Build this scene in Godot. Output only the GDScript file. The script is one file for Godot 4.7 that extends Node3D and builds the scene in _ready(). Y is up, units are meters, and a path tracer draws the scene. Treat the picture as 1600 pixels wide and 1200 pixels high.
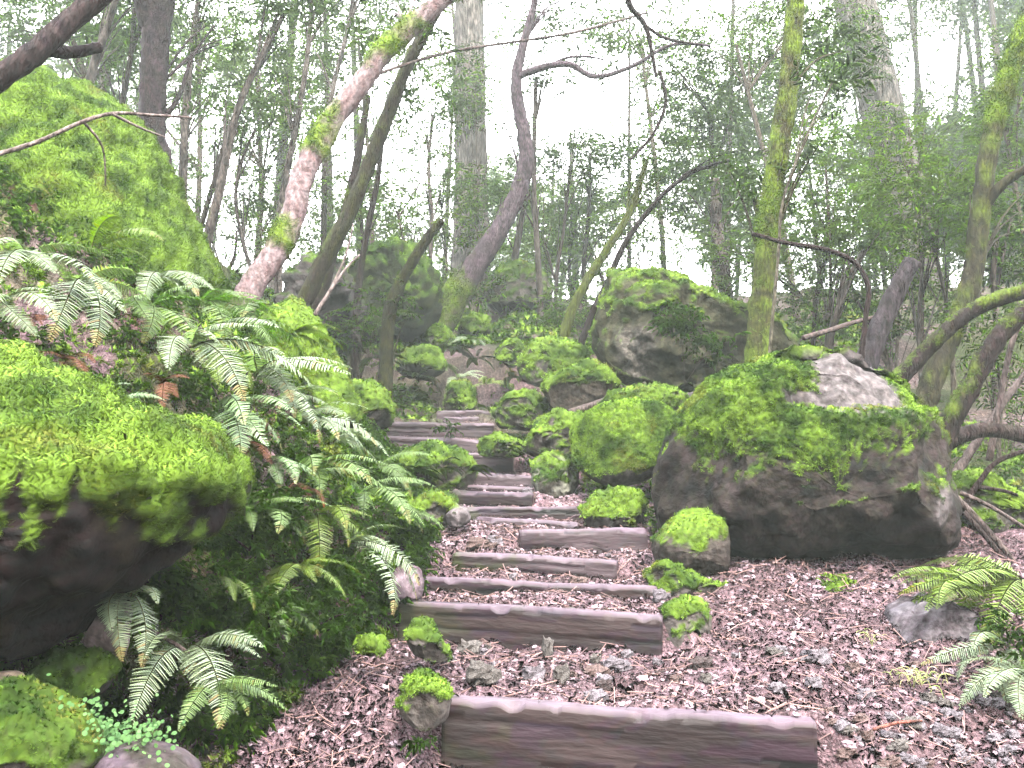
extends Node3D
# A mossy forest stairway. Positions are metres; the eye stands 1.45 m above the origin and looks along -z.

const F := 1348.0
const EYE := 1.45
var pitch := atan(80.0 / 1348.0)
var rng := RandomNumberGenerator.new()
var n1 := FastNoiseLite.new()
var n2 := FastNoiseLite.new()
var nc := FastNoiseLite.new()
var M := {}
var taken := {}
var mesh_of := {}

# ---------------------------------------------------------------- places
func P(u: float, v: float, d: float) -> Vector3:      # the point d metres ahead that is seen there
	var c := Basis(Vector3.RIGHT, pitch) * Vector3((u - 800.0) / F, (600.0 - v) / F, -1.0)
	c *= d / -c.z
	return c + Vector3(0, EYE, 0)

func uv_of(p: Vector3) -> Vector2:
	var c := Basis(Vector3.RIGHT, -pitch) * (p - Vector3(0, EYE, 0))
	return Vector2(800.0 + F * c.x / -c.z, 600.0 - F * c.y / -c.z)

func G(u: float, v: float, from := 1.2) -> Vector3:     # the ground that is seen there
	var d := from
	while d < 40.0:
		var p := P(u, v, d)
		if p.y <= H(p.x, -p.z):
			return Vector3(p.x, H(p.x, -p.z), p.z)
		d += 0.02 + d * 0.003
	var q := P(u, v, 20.0)
	return Vector3(q.x, H(q.x, -q.z), q.z)

func on_ground(x: float, z: float, lift := 0.0) -> Vector3:
	return Vector3(x, H(x, -z) + lift, z)

# each step: left end, right end (seen at), depth of both ends, height of its face, thickness
var STEPS := [
	[690, 1092, 1277, 1132, 2.76, 2.56, 0.165, 0.15, "nearest and widest dark timber step at the bottom of the stairway"],
	[622, 938, 1034, 966, 3.66, 3.34, 0.155, 0.13, "long dark timber step with small stones heaped before it, second from the bottom"],
	[658, 904, 1026, 917, 3.98, 3.76, 0.12, 0.12, "low dark timber step beside a pale rounded stone at its left end"],
	[706, 862, 963, 877, 4.26, 4.04, 0.125, 0.12, "timber step with green algae on its left half and a pale worn right end"],
	[812, 832, 1012, 824, 4.40, 4.46, 0.14, 0.13, "short thick grey timber on the right with a chewed lower edge"],
	[742, 807, 902, 818, 4.98, 4.80, 0.13, 0.12, "plain grey timber step set half behind the short thick timber"],
	[702, 793, 908, 792, 5.16, 5.14, 0.09, 0.11, "thin long timber step ending at the flat mossy rock"],
	[704, 764, 832, 773, 5.54, 5.36, 0.12, 0.12, "narrow dark timber step with a rusty leaf standing at its right end"],
	[712, 758, 824, 762, 5.80, 5.76, 0.07, 0.10, "thin timber edge showing just above the narrow dark step"],
	[742, 738, 836, 745, 6.10, 5.96, 0.12, 0.12, "pale grey timber step half under a mossy grey rock"],
	[718, 706, 802, 711, 6.62, 6.56, 0.15, 0.13, "square ended timber step beside the small ferny mound"],
	[562, 676, 748, 691, 7.32, 7.10, 0.10, 0.14, "weathered slanting plank step below the upper flight"],
	[594, 656, 772, 664, 7.72, 7.66, 0.13, 0.13, "long pale timber step near the top of the stairs, stretching left"],
	[692, 651, 748, 650, 7.98, 7.98, 0.05, 0.08, "little split timber lying against the topmost riser"],
	[682, 642, 772, 641, 8.22, 8.22, 0.11, 0.12, "topmost dark timber step between the ferns and the mossy rocks"],
	[684, 577, 772, 575, 9.60, 9.60, 0.05, 0.12, "reddish timber edge on the slope above the stairs"],
]
var step_l := []
var step_r := []
var step_rise := []
var rest_spots := []      # level places on the boulders, where fallen leaves lie

func prepare_steps() -> void:
	var before := -1.045 + EYE
	for s in STEPS:
		var a := P(s[0], s[1], s[4])
		var b := P(s[2], s[3], s[5])
		var mid := (a.y + b.y) * 0.5
		a.y = lerpf(a.y, mid, 0.5)
		b.y = lerpf(b.y, mid, 0.5)
		step_l.append(a)
		step_r.append(b)
		var top := mid - (0.015 if step_l.size() < 5 else 0.035)
		step_rise.append(top - before)
		before = top

func bank(s: float) -> float:
	if s <= 0.0:
		return 0.0
	var xs := [0.0, 0.3, 0.8, 1.5, 2.5, 4.0, 8.0, 30.0]
	var ys := [0.0, 0.20, 0.74, 1.36, 2.1, 2.8, 3.6, 5.0]
	for i in 7:
		if s <= xs[i + 1]:
			return lerpf(ys[i], ys[i + 1], (s - xs[i]) / (xs[i + 1] - xs[i]))
	return 5.0

func line(t: float, xs: Array, ys: Array) -> float:
	if t <= xs[0]:
		return ys[0]
	for i in xs.size() - 1:
		if t <= xs[i + 1]:
			return lerpf(ys[i], ys[i + 1], (t - xs[i]) / (xs[i + 1] - xs[i]))
	return ys[-1]

func bank_edge(d: float) -> float:
	return line(d, [0, 1.6, 2.6, 3.4, 3.9, 5.0, 6.0, 7.0, 8.2, 10.0, 14.0, 30.0], [-0.85, -0.9, -0.88, -0.62, -0.46, -0.44, -0.56, -1.05, -1.3, -2.0, -3.6, -9.0])

func H(x: float, d: float) -> float:
	var h := EYE - 1.045
	h += line(d, [-60.0, -16.0, -3.0, 0.0, 1.5, 2.6], [18.0, 6.5, 0.0, -0.42, -0.14, 0.0])      # the trail turns below the eye; a hillside stands behind
	for i in STEPS.size():
		var a: Vector3 = step_l[i]
		var b: Vector3 = step_r[i]
		var t := (x - a.x) / (b.x - a.x)
		var di := lerpf(-a.z, -b.z, clampf(t, -0.1, 1.1))
		if d < di - 0.4:
			continue
		var out := maxf(a.x - x, x - b.x)
		var w := 1.0 - smoothstep(0.02, 0.18, out)
		var rise: float = step_rise[i]
		var soft := smoothstep(di - 0.4, di + 0.4, d) if w < 1.0 else 0.0
		var sharp := smoothstep(di + 0.01, di + 0.06, d) if w > 0.0 else 0.0
		h += rise * lerpf(soft, sharp, w)
	h += line(d, [8.3, 9.3, 10.0, 12.0, 16.0, 22.0, 40.0, 150.0], [0.0, 0.12, 0.3, 0.78, 1.6, 2.5, 4.0, 9.0])
	var s := bank_edge(d) - x
	h += bank(s) * line(d, [0.0, 6.0, 9.0, 20.0], [1.0, 1.0, 0.75, 0.45])
	if x > 2.6:
		h += (x - 2.6) * 0.05 + maxf(x - 5.0, 0.0) * 0.3 * (1.0 - smoothstep(8.0, 16.0, d))
	var far := clampf((d - 6.0) / 12.0, 0.0, 1.0)
	h += n1.get_noise_2d(x * 30.0, d * 30.0) * 0.04 + n2.get_noise_2d(x * 5.0, d * 5.0) * 0.5 * far + n2.get_noise_2d(x * 90.0, d * 90.0) * 0.02 * (1.0 - far)
	if s > 0.0:
		h += n1.get_noise_2d(x * 90.0 + 50.0, d * 90.0) * 0.12 * minf(s, 1.0)
	return h

func ground_normal(x: float, d: float) -> Vector3:
	var e := 0.04
	return Vector3(H(x - e, d) - H(x + e, d), 2.0 * e, H(x, d + e) - H(x, d - e)).normalized()

# ---------------------------------------------------------------- naming
func numbered(called: String) -> String:
	if not taken.has(called):
		taken[called] = 0
		return called
	taken[called] += 1
	return "%s_%03d" % [called, taken[called]]

func tag(o: Node3D, label: String, category: String, group := "", kind := "") -> Node3D:
	o.set_meta("label", label)
	o.set_meta("category", category)
	if group:
		o.set_meta("group", group)
	if kind:
		o.set_meta("kind", kind)
	return o

func base(called: String, at: Vector3) -> Node3D:
	var o := Node3D.new()
	o.name = numbered(called)
	o.position = at
	add_child(o, true)
	return o

func put(called: String, mesh: Mesh, mat: Material, parent: Node3D = null, at := Vector3.ZERO) -> MeshInstance3D:
	var o := MeshInstance3D.new()
	o.mesh = mesh
	o.material_override = mat
	o.position = at
	if parent == null:
		o.name = numbered(called)
		add_child(o, true)
	else:
		var k := 0
		var nm := called
		while parent.has_node(nm):
			k += 1
			nm = "%s_%03d" % [called, k]
		o.name = nm
		parent.add_child(o, true)
	return o

func scatter(called: String, mesh: Mesh, mat: Material, where: Array, tint: PackedColorArray, parent: Node3D = null) -> MultiMeshInstance3D:
	var mm := MultiMesh.new()
	mm.transform_format = MultiMesh.TRANSFORM_3D
	mm.use_colors = true
	mm.mesh = mesh
	mm.instance_count = where.size()
	for i in where.size():
		mm.set_instance_transform(i, where[i])
		mm.set_instance_color(i, tint[i])
	var o := MultiMeshInstance3D.new()
	o.multimesh = mm
	o.material_override = mat
	o.name = called if parent else numbered(called)
	o.set_meta("kind", "stuff")
	if parent:
		parent.add_child(o, true)
	else:
		add_child(o, true)
	return o

# ---------------------------------------------------------------- meshes
func arrays_mesh(v: PackedVector3Array, n: PackedVector3Array, c: PackedColorArray, idx: PackedInt32Array, uv := PackedVector2Array()) -> ArrayMesh:
	var a := []
	a.resize(Mesh.ARRAY_MAX)
	a[Mesh.ARRAY_VERTEX] = v
	a[Mesh.ARRAY_NORMAL] = n
	if c.size():
		a[Mesh.ARRAY_COLOR] = c
	if uv.size():
		a[Mesh.ARRAY_TEX_UV] = uv
	a[Mesh.ARRAY_INDEX] = idx
	var m := ArrayMesh.new()
	m.add_surface_from_arrays(Mesh.PRIMITIVE_TRIANGLES, a)
	return m

func grid_index(rows: int, cols: int, wrap: bool) -> PackedInt32Array:
	var idx := PackedInt32Array()
	for r in rows - 1:
		for k in (cols if wrap else cols - 1):
			var k2 := (k + 1) % cols
			var a := r * cols + k
			var b := r * cols + k2
			var c := (r + 1) * cols + k
			var d := (r + 1) * cols + k2
			idx.append_array([a, b, c, b, d, c])
	return idx

func normals_of(v: PackedVector3Array, idx: PackedInt32Array) -> PackedVector3Array:
	var n := PackedVector3Array()
	n.resize(v.size())
	for t in range(0, idx.size(), 3):
		var a := v[idx[t]]
		var f := (v[idx[t + 2]] - a).cross(v[idx[t + 1]] - a)
		n[idx[t]] += f
		n[idx[t + 1]] += f
		n[idx[t + 2]] += f
	for i in n.size():
		n[i] = n[i].normalized() if n[i].length_squared() > 1e-20 else Vector3.UP
	return n

func flipped(idx: PackedInt32Array) -> PackedInt32Array:
	var o := idx.duplicate()
	for t in range(0, o.size(), 3):
		var k := o[t + 1]
		o[t + 1] = o[t + 2]
		o[t + 2] = k
	return o

func catmull(pts: Array, radii: Array, per: int) -> Array:
	var p := []
	var r := []
	var n := pts.size()
	for i in n - 1:
		var a: Vector3 = pts[maxi(i - 1, 0)]
		var b: Vector3 = pts[i]
		var c: Vector3 = pts[i + 1]
		var d: Vector3 = pts[mini(i + 2, n - 1)]
		for k in per:
			var t := float(k) / per
			p.append(b.cubic_interpolate(c, a, d, t))
			r.append(lerpf(radii[i], radii[i + 1], t))
	p.append(pts[-1])
	r.append(radii[-1])
	return [p, r]

# a tube along points; returns [verts, normals, colours, index]; colour is set by the callable (position, normal) -> Color
func tube(pts: Array, radii: Array, seg: int, rough: float, nf: float, col: Color, col2: Color, shift := Vector3.ZERO, mossy := PackedFloat32Array()) -> Array:
	var v := PackedVector3Array()
	var cs := PackedColorArray()
	var n := pts.size()
	var side := Vector3.RIGHT
	for i in n:
		var t: Vector3 = (pts[mini(i + 1, n - 1)] - pts[maxi(i - 1, 0)]).normalized()
		side = (side - t * side.dot(t))
		if side.length() < 0.01:
			side = t.cross(Vector3(0.3, 0.2, 0.9))
		side = side.normalized()
		var up := t.cross(side)
		for k in seg:
			var a := TAU * k / seg
			var dir := side * cos(a) + up * sin(a)
			var p: Vector3 = pts[i] + dir * radii[i]
			var q: Vector3 = (p + shift) * nf
			var w: float = n1.get_noise_3d(q.x * 1.0, q.y * 0.45, q.z * 1.0)
			p += dir * radii[i] * rough * (w * 1.6 + 0.5 * n2.get_noise_3dv(q * 2.0))
			var tone := col.lerp(col2, clampf(0.5 + 1.3 * n2.get_noise_3dv(q * 1.3 + Vector3(9, 9, 9)), 0, 1))
			if mossy.size():
				var mk := clampf(mossy[i] * 1.5 + dir.y * 0.7 + n1.get_noise_3dv((p + shift) * 60.0) * 1.1 - 0.75, 0.0, 1.0)
				tone = tone.lerp(Color(0.085, 0.125, 0.012), mk)
				p += dir * mk * (0.012 + radii[i] * 0.08)
			v.append(p)
			cs.append(tone)
	v.append(pts[0])
	cs.append(col)
	v.append(pts[-1])
	cs.append(col2)
	var idx := flipped(grid_index(n, seg, true))
	for k in seg:
		idx.append_array([n * seg, k, (k + 1) % seg])
		idx.append_array([n * seg + 1, (n - 1) * seg + (k + 1) % seg, (n - 1) * seg + k])
	var nn := normals_of(v, idx)
	if n > 1 and nn[seg].dot(v[seg] - pts[1]) < 0.0:
		idx = flipped(idx)
		for i in nn.size():
			nn[i] = -nn[i]
	return [v, nn, cs, idx]

func join(parts: Array) -> ArrayMesh:
	var v := PackedVector3Array()
	var n := PackedVector3Array()
	var c := PackedColorArray()
	var idx := PackedInt32Array()
	for p in parts:
		var o := v.size()
		v.append_array(p[0])
		n.append_array(p[1])
		c.append_array(p[2])
		var q: PackedInt32Array = p[3]
		for i in q.size():
			q[i] += o
		idx.append_array(q)
	return arrays_mesh(v, n, c, idx)

# a flat-bladed leaf as triangles: from a along dir, width w, folded and bent
func leaf_tris(v: PackedVector3Array, n: PackedVector3Array, idx: PackedInt32Array, a: Vector3, dir: Vector3, up: Vector3, l: float, w: float, bend: float, widest := 0.4) -> void:
	var s := dir.cross(up).normalized()
	var o := v.size()
	var nrm := s.cross(dir).normalized()
	if nrm.dot(up) < 0:
		nrm = -nrm
	var m := a + dir * l * widest + up * w * 0.05
	var q := a + dir * l * 0.75 - up * l * bend * 0.45
	v.append_array([a, m + s * w * 0.5 + up * w * 0.16, m - s * w * 0.5 + up * w * 0.16, m, q + s * w * 0.3, q - s * w * 0.3, a + dir * l - up * l * bend])
	var n_l := (nrm - s * 0.3).normalized()
	var n_r := (nrm + s * 0.3).normalized()
	n.append_array([nrm, n_l, n_r, nrm, (n_l + dir * bend * 0.7).normalized(), (n_r + dir * bend * 0.7).normalized(), (nrm + dir * bend).normalized()])
	for t in [[0, 1, 3], [0, 3, 2], [3, 1, 4], [3, 4, 5], [3, 5, 2], [5, 4, 6]]:
		idx.append_array([o + t[0], o + t[1], o + t[2]])

func blank(n: int, c := Color.WHITE) -> PackedColorArray:
	var o := PackedColorArray()
	o.resize(n)
	o.fill(c)
	return o

func make_sprig(leaves: int, ll: float, lw: float, length: float, seed_: int) -> ArrayMesh:
	var r := RandomNumberGenerator.new()
	r.seed = seed_
	var v := PackedVector3Array()
	var n := PackedVector3Array()
	var idx := PackedInt32Array()
	for i in leaves:
		var t := (i + 0.6) / leaves
		var at := Vector3(t * length, 0.06 * length * sin(t * 3.0), 0)
		var side := -1.0 if i % 2 else 1.0
		var ang := r.randf_range(0.5, 1.2) * side
		if i == leaves - 1:
			ang = 0.1
		var dir := Vector3(cos(ang), r.randf_range(-0.5, 0.35), sin(ang)).normalized()
		var up := Vector3(r.randf_range(-0.5, 0.5), 1.0, r.randf_range(-0.5, 0.5)).normalized()
		leaf_tris(v, n, idx, at, dir, up, ll * r.randf_range(0.7, 1.15), lw * r.randf_range(0.8, 1.2), r.randf_range(0.0, 0.35))
	# the twig
	var o := v.size()
	for k in 3:
		var a := TAU * k / 3.0
		v.append(Vector3(-0.05 * length, sin(a) * 0.004, cos(a) * 0.004))
		n.append(Vector3(0, sin(a), cos(a)))
		v.append(Vector3(length * 0.95, sin(a) * 0.002, cos(a) * 0.002))
		n.append(Vector3(0, sin(a), cos(a)))
	for k in 3:
		var k2 := (k + 1) % 3
		idx.append_array([o + k * 2, o + k * 2 + 1, o + k2 * 2, o + k2 * 2, o + k * 2 + 1, o + k2 * 2 + 1])
	return arrays_mesh(v, n, PackedColorArray(), idx)

func make_tuft(blades: int, spread: float, width: float, seed_: int) -> ArrayMesh:     # unit high tuft of moss
	var r := RandomNumberGenerator.new()
	r.seed = seed_
	var v := PackedVector3Array()
	var n := PackedVector3Array()
	var idx := PackedInt32Array()
	for i in blades:
		var yaw := r.randf() * TAU
		var tilt := r.randf_range(0.1, spread)
		var dir := Vector3(sin(tilt) * cos(yaw), cos(tilt), sin(tilt) * sin(yaw))
		var s := dir.cross(Vector3(cos(yaw + 1.3), 0.3, sin(yaw + 1.3))).normalized()
		var l := r.randf_range(0.55, 1.0)
		var a := Vector3(cos(yaw), 0, sin(yaw)) * r.randf() * 0.35
		var nn := (Vector3.UP * 0.7 + dir.cross(s) * 0.6).normalized()
		var o := v.size()
		var droop := Vector3(cos(yaw), -0.35, sin(yaw)) * l * 0.25 * tilt
		v.append_array([a, a + dir * l * 0.55 + s * width * 0.5, a + dir * l * 0.55 - s * width * 0.5, a + dir * l + droop])
		n.append_array([nn, nn, nn, nn])
		idx.append_array([o, o + 1, o + 2, o + 2, o + 1, o + 3])
	return arrays_mesh(v, n, PackedColorArray(), idx)

func make_feather(pairs: int, seed_: int) -> ArrayMesh:      # unit long spray of feather moss that lies along a face, tip hanging out
	var r := RandomNumberGenerator.new()
	r.seed = seed_
	var v := PackedVector3Array()
	var n := PackedVector3Array()
	var idx := PackedInt32Array()
	for spray in 3:
		var b := Basis(Vector3.UP, TAU * spray / 3.0 + r.randf())
		for i in pairs:
			var t := (i + 0.5) / pairs
			var at := Vector3(t * 0.75, 0.55 * t - 0.35 * t * t, 0)
			var l := 0.30 * (1.0 - 0.75 * t) + 0.05
			for s in [-1.0, 1.0]:
				var dir := Vector3(0.75, r.randf_range(-0.1, 0.35), s).normalized()
				var o := v.size()
				v.append_array([b * at, b * (at + dir * l * 0.5 + Vector3(0.035, 0.01, 0)), b * (at + dir * l * 0.5 - Vector3(0.035, 0.01, 0)), b * (at + dir * l)])
				var nn := b * Vector3(r.randf_range(-0.3, 0.3), 1.0, r.randf_range(-0.3, 0.3)).normalized()
				n.append_array([nn, nn, nn, nn])
				idx.append_array([o, o + 1, o + 2, o + 2, o + 1, o + 3])
	return arrays_mesh(v, n, PackedColorArray(), idx)

# ---------------------------------------------------------------- stone
func facet(p: Vector3, f: float) -> float:
	return nc.get_noise_3dv(p * f)

func cr_range(k: int) -> float:
	return 0.72 + 0.05 * (k % 4)

func smooth_poly(poly: Array) -> Array:
	var o := []
	for i in poly.size():
		var a: Vector2 = poly[i]
		var b: Vector2 = poly[(i + 1) % poly.size()]
		o.append(a.lerp(b, 0.2))
		o.append(a.lerp(b, 0.8))
	return o

# a boulder whose outline, as seen from the path, is poly; options: thick, e (boxiness), lean, moss (threshold), mask, amp, nu, nv, tuft, dens, stone colours
func boulder(called: String, label: String, d: float, poly_flat: Array, opt := {}) -> MeshInstance3D:
	var poly := []
	var cen := Vector2.ZERO
	for i in range(0, poly_flat.size(), 2):
		poly.append(Vector2(poly_flat[i], poly_flat[i + 1]))
		cen += poly[-1]
	cen /= poly.size()
	if opt.has("cen"):
		cen = opt.cen
	poly = smooth_poly(poly)
	var thick: float = opt.get("thick", 0.3)
	var e: float = opt.get("e", 0.7)
	var lean: float = opt.get("lean", 0.25)
	var amp: float = opt.get("amp", 0.05) * 0.8
	var nu: int = opt.get("nu", 72)
	var nv: int = opt.get("nv", 48)
	var thr: float = opt.get("moss", 0.25)
	var ff: float = opt.get("ff", 1.0)
	var c := P(cen.x, cen.y, d)
	var px := d / F
	var rad := PackedFloat32Array()
	rad.resize(nu)
	for k in nu:
		var a := TAU * k / nu
		var dir := Vector2(cos(a), -sin(a))
		var best := 0.0
		for i in poly.size():
			var p0: Vector2 = poly[i] - cen
			var p1: Vector2 = poly[(i + 1) % poly.size()] - cen
			var den := dir.cross(p1 - p0)
			if absf(den) < 1e-9:
				continue
			var t := p0.cross(p1 - p0) / den
			var s := p0.cross(dir) / den
			if t > 0.0 and s >= -0.001 and s <= 1.001:
				best = maxf(best, t)
		rad[k] = maxf(best, 4.0) * px
	var v := PackedVector3Array()
	for r in nv:
		var phi := lerpf(-PI / 2, PI / 2, float(r) / (nv - 1))
		var cc := pow(maxf(cos(phi), 0.0), e)
		var ss := signf(sin(phi)) * pow(absf(sin(phi)), maxf(e, 0.75))
		for k in nu:
			var a := TAU * k / nu
			var p := Vector3(cos(a) * rad[k] * cc, sin(a) * rad[k] * cc, ss * thick)
			p.z -= lean * p.y
			v.append(p)
	for cut in opt.get("cuts", []):      # [normal, u, v, z]: a broken plane
		var cn: Vector3 = cut[0].normalized()
		var c0 := Vector3((cut[1] - cen.x) * px, (cen.y - cut[2]) * px, cut[3])
		for i in v.size():
			var over := cn.dot(v[i] - c0)
			if over > 0.0:
				v[i] -= cn * over * 0.93
	if opt.get("chips", 0) > 0:
		var cr := RandomNumberGenerator.new()
		cr.seed = int(cen.x * 7.0 + cen.y)
		var ext := 0.0
		for k in nu:
			ext += rad[k] / nu
		for k in opt.chips:
			var cn := Vector3(cr.randf_range(-0.8, 0.8), cr.randf_range(-0.5, 0.9), cr.randf_range(0.35, 1.0)).normalized()
			var reach := absf(cn.x) * ext * 0.85 + absf(cn.y) * ext * 0.6 + absf(cn.z) * thick * 0.75
			for i in v.size():
				var over := cn.dot(v[i]) - reach * cr_range(k)
				if over > 0.0:
					v[i] -= cn * over * 0.9
	if opt.has("shape"):
		var shape: Callable = opt.shape
		for i in v.size():
			v[i] = shape.call(v[i], Vector2(cen.x + v[i].x / px, cen.y - v[i].y / px))
	var idx := grid_index(nv, nu, true)
	var n := normals_of(v, idx)
	if n[(nv / 2) * nu].dot(v[(nv / 2) * nu]) < 0.0:
		idx = flipped(idx)
		n = normals_of(v, idx)
	# broken faces, lumps and grain
	for i in v.size():
		var w := (v[i] + c) * ff
		var lump := facet(w, 26.0) * 1.0 + n1.get_noise_3dv(w * 40.0) * 0.9 + facet(w + Vector3(5, 3, 1), 70.0) * 0.5 + n2.get_noise_3dv(w * 120.0) * 0.3
		v[i] += n[i] * amp * (lump + 0.35)
	for k in range(1, nu):      # close the poles
		v[k] = v[0]
		v[(nv - 1) * nu + k] = v[(nv - 1) * nu]
	n = normals_of(v, idx)
	var sa: Color = opt.get("stone", Color(0.08, 0.07, 0.066))
	var sb: Color = opt.get("stone2", Color(0.035, 0.029, 0.026))
	var mossy := PackedFloat32Array()
	mossy.resize(v.size())
	var col := PackedColorArray()
	col.resize(v.size())
	var mt: float = opt.get("mthick", 0.03) * 0.65
	var bright: float = opt.get("bright", 0.5)
	var has_mask := opt.has("mask")
	var mask: Callable = opt.get("mask", func(_p, _n): return 0.0)
	var sc: Callable = opt.get("scol", func(_p, _n): return -1.0)
	var has_scol := opt.has("scol")
	for i in v.size():
		var w := v[i] + c
		var q := Vector2(cen.x + v[i].x / px, cen.y - v[i].y / px)
		var k := n[i].y - thr + n1.get_noise_3dv(w * 70.0) * 0.45 + n2.get_noise_3dv(w * 200.0) * 0.3
		if has_mask:
			k = mask.call(k, q, n[i])
		var m := smoothstep(-0.08, 0.12, k)
		mossy[i] = m
		var st := sa.lerp(sb, clampf(0.5 + 1.2 * n1.get_noise_3dv(w * 60.0 + Vector3(31, 7, 3)) + 0.5 * n2.get_noise_3dv(w * 300.0), 0, 1))
		if has_scol:
			var light: float = sc.call(q, n[i])
			if light >= 0.0:
				st = st.lerp(opt.get("pale", Color(0.36, 0.34, 0.36)) * (0.85 + 0.5 * n2.get_noise_3dv(w * 150.0)), light)
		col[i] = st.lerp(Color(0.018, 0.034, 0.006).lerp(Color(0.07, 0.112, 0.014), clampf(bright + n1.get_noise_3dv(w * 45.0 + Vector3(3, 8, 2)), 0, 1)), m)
	for i in v.size():
		var w := v[i] + c
		v[i] += n[i] * mossy[i] * mt * (0.7 + 1.0 * n1.get_noise_3dv(w * 170.0) + 0.5 * n2.get_noise_3dv(w * 260.0))
	n = normals_of(v, idx)
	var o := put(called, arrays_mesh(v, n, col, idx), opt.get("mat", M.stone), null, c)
	tag(o, label, opt.get("cat", "boulder"), opt.get("group", ""))
	for i in v.size():
		if n[i].y > 0.55 and n[i].z > -0.2 and rng.randf() < 0.008 * d / 4.0 * 72.0 * 48.0 / (nu * nv) * (rad[0] * 2.0):
			rest_spots.append([v[i] + c, n[i]])
	var size: float = opt.get("tuft", 0.006 * d + 0.012) * 0.42
	var dens: float = opt.get("dens", 0.0) * 4.0 if opt.has("dens") else 0.42 / (size * size)
	moss_over(o, v, n, idx, mossy, size, dens, c, opt)
	return o

func moss_colour(w: Vector3, bright := 0.5) -> Color:
	var k := clampf(bright + 1.1 * n1.get_noise_3dv(w * 45.0 + Vector3(3, 8, 2)) + 0.5 * n2.get_noise_3dv(w * 230.0) + rng.randf_range(-0.3, 0.3), 0.0, 1.0)
	var c := Color(0.014, 0.032, 0.006).lerp(Color(0.102, 0.168, 0.020), k)
	c = c.lerp(Color(0.085, 0.078, 0.018), smoothstep(0.25, 0.5, n2.get_noise_3dv(w * 26.0 + Vector3(7, 1, 5))) * 0.7)      # tired olive patches
	return c * rng.randf_range(0.75, 1.2)

func moss_over(parent: Node3D, v: PackedVector3Array, n: PackedVector3Array, idx: PackedInt32Array, mossy: PackedFloat32Array, size: float, dens: float, c: Vector3, opt := {}) -> void:
	var where := []
	var tint := PackedColorArray()
	var back: float = opt.get("back", -0.45)
	var bright: float = opt.get("bright", 0.5)
	for t in range(0, idx.size(), 3):
		var ia := idx[t]
		var ib := idx[t + 1]
		var ic := idx[t + 2]
		var m := (mossy[ia] + mossy[ib] + mossy[ic]) / 3.0
		if m < 0.05:
			continue
		var nn := (n[ia] + n[ib] + n[ic]).normalized()
		if nn.z < back:
			continue
		var area := (v[ib] - v[ia]).cross(v[ic] - v[ia]).length() * 0.5
		var many := area * dens * m
		var k := int(many) + (1 if rng.randf() < many - int(many) else 0)
		for j in k:
			var a := rng.randf()
			var b := rng.randf()
			if a + b > 1.0:
				a = 1.0 - a
				b = 1.0 - b
			var p := v[ia] + (v[ib] - v[ia]) * a + (v[ic] - v[ia]) * b
			var down := (Vector3.DOWN - nn * -nn.y)
			var up := (nn * 0.8 + Vector3.UP * 0.1 + down * (0.75 if nn.y < 0.75 else 0.2) + Vector3(rng.randf() - 0.5, rng.randf() - 0.5, rng.randf() - 0.5) * 0.5).normalized()
			var s := size * rng.randf_range(0.55, 1.25)
			where.append(Transform3D(frame(up, rng.randf() * TAU).scaled(Vector3(s, s, s)), p - nn * size * 0.15))
			tint.append(moss_colour(p + c, bright))
	if where.size():
		scatter("moss", M[opt.get("kindofmoss", "tuft_mesh")], M.moss, where, tint, parent)

func frame(up: Vector3, yaw: float) -> Basis:
	var x := up.cross(Vector3(0.31, 0.2, 0.93))
	x = x.normalized()
	return Basis(x, up, x.cross(up)) * Basis(Vector3.UP, yaw)

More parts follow.
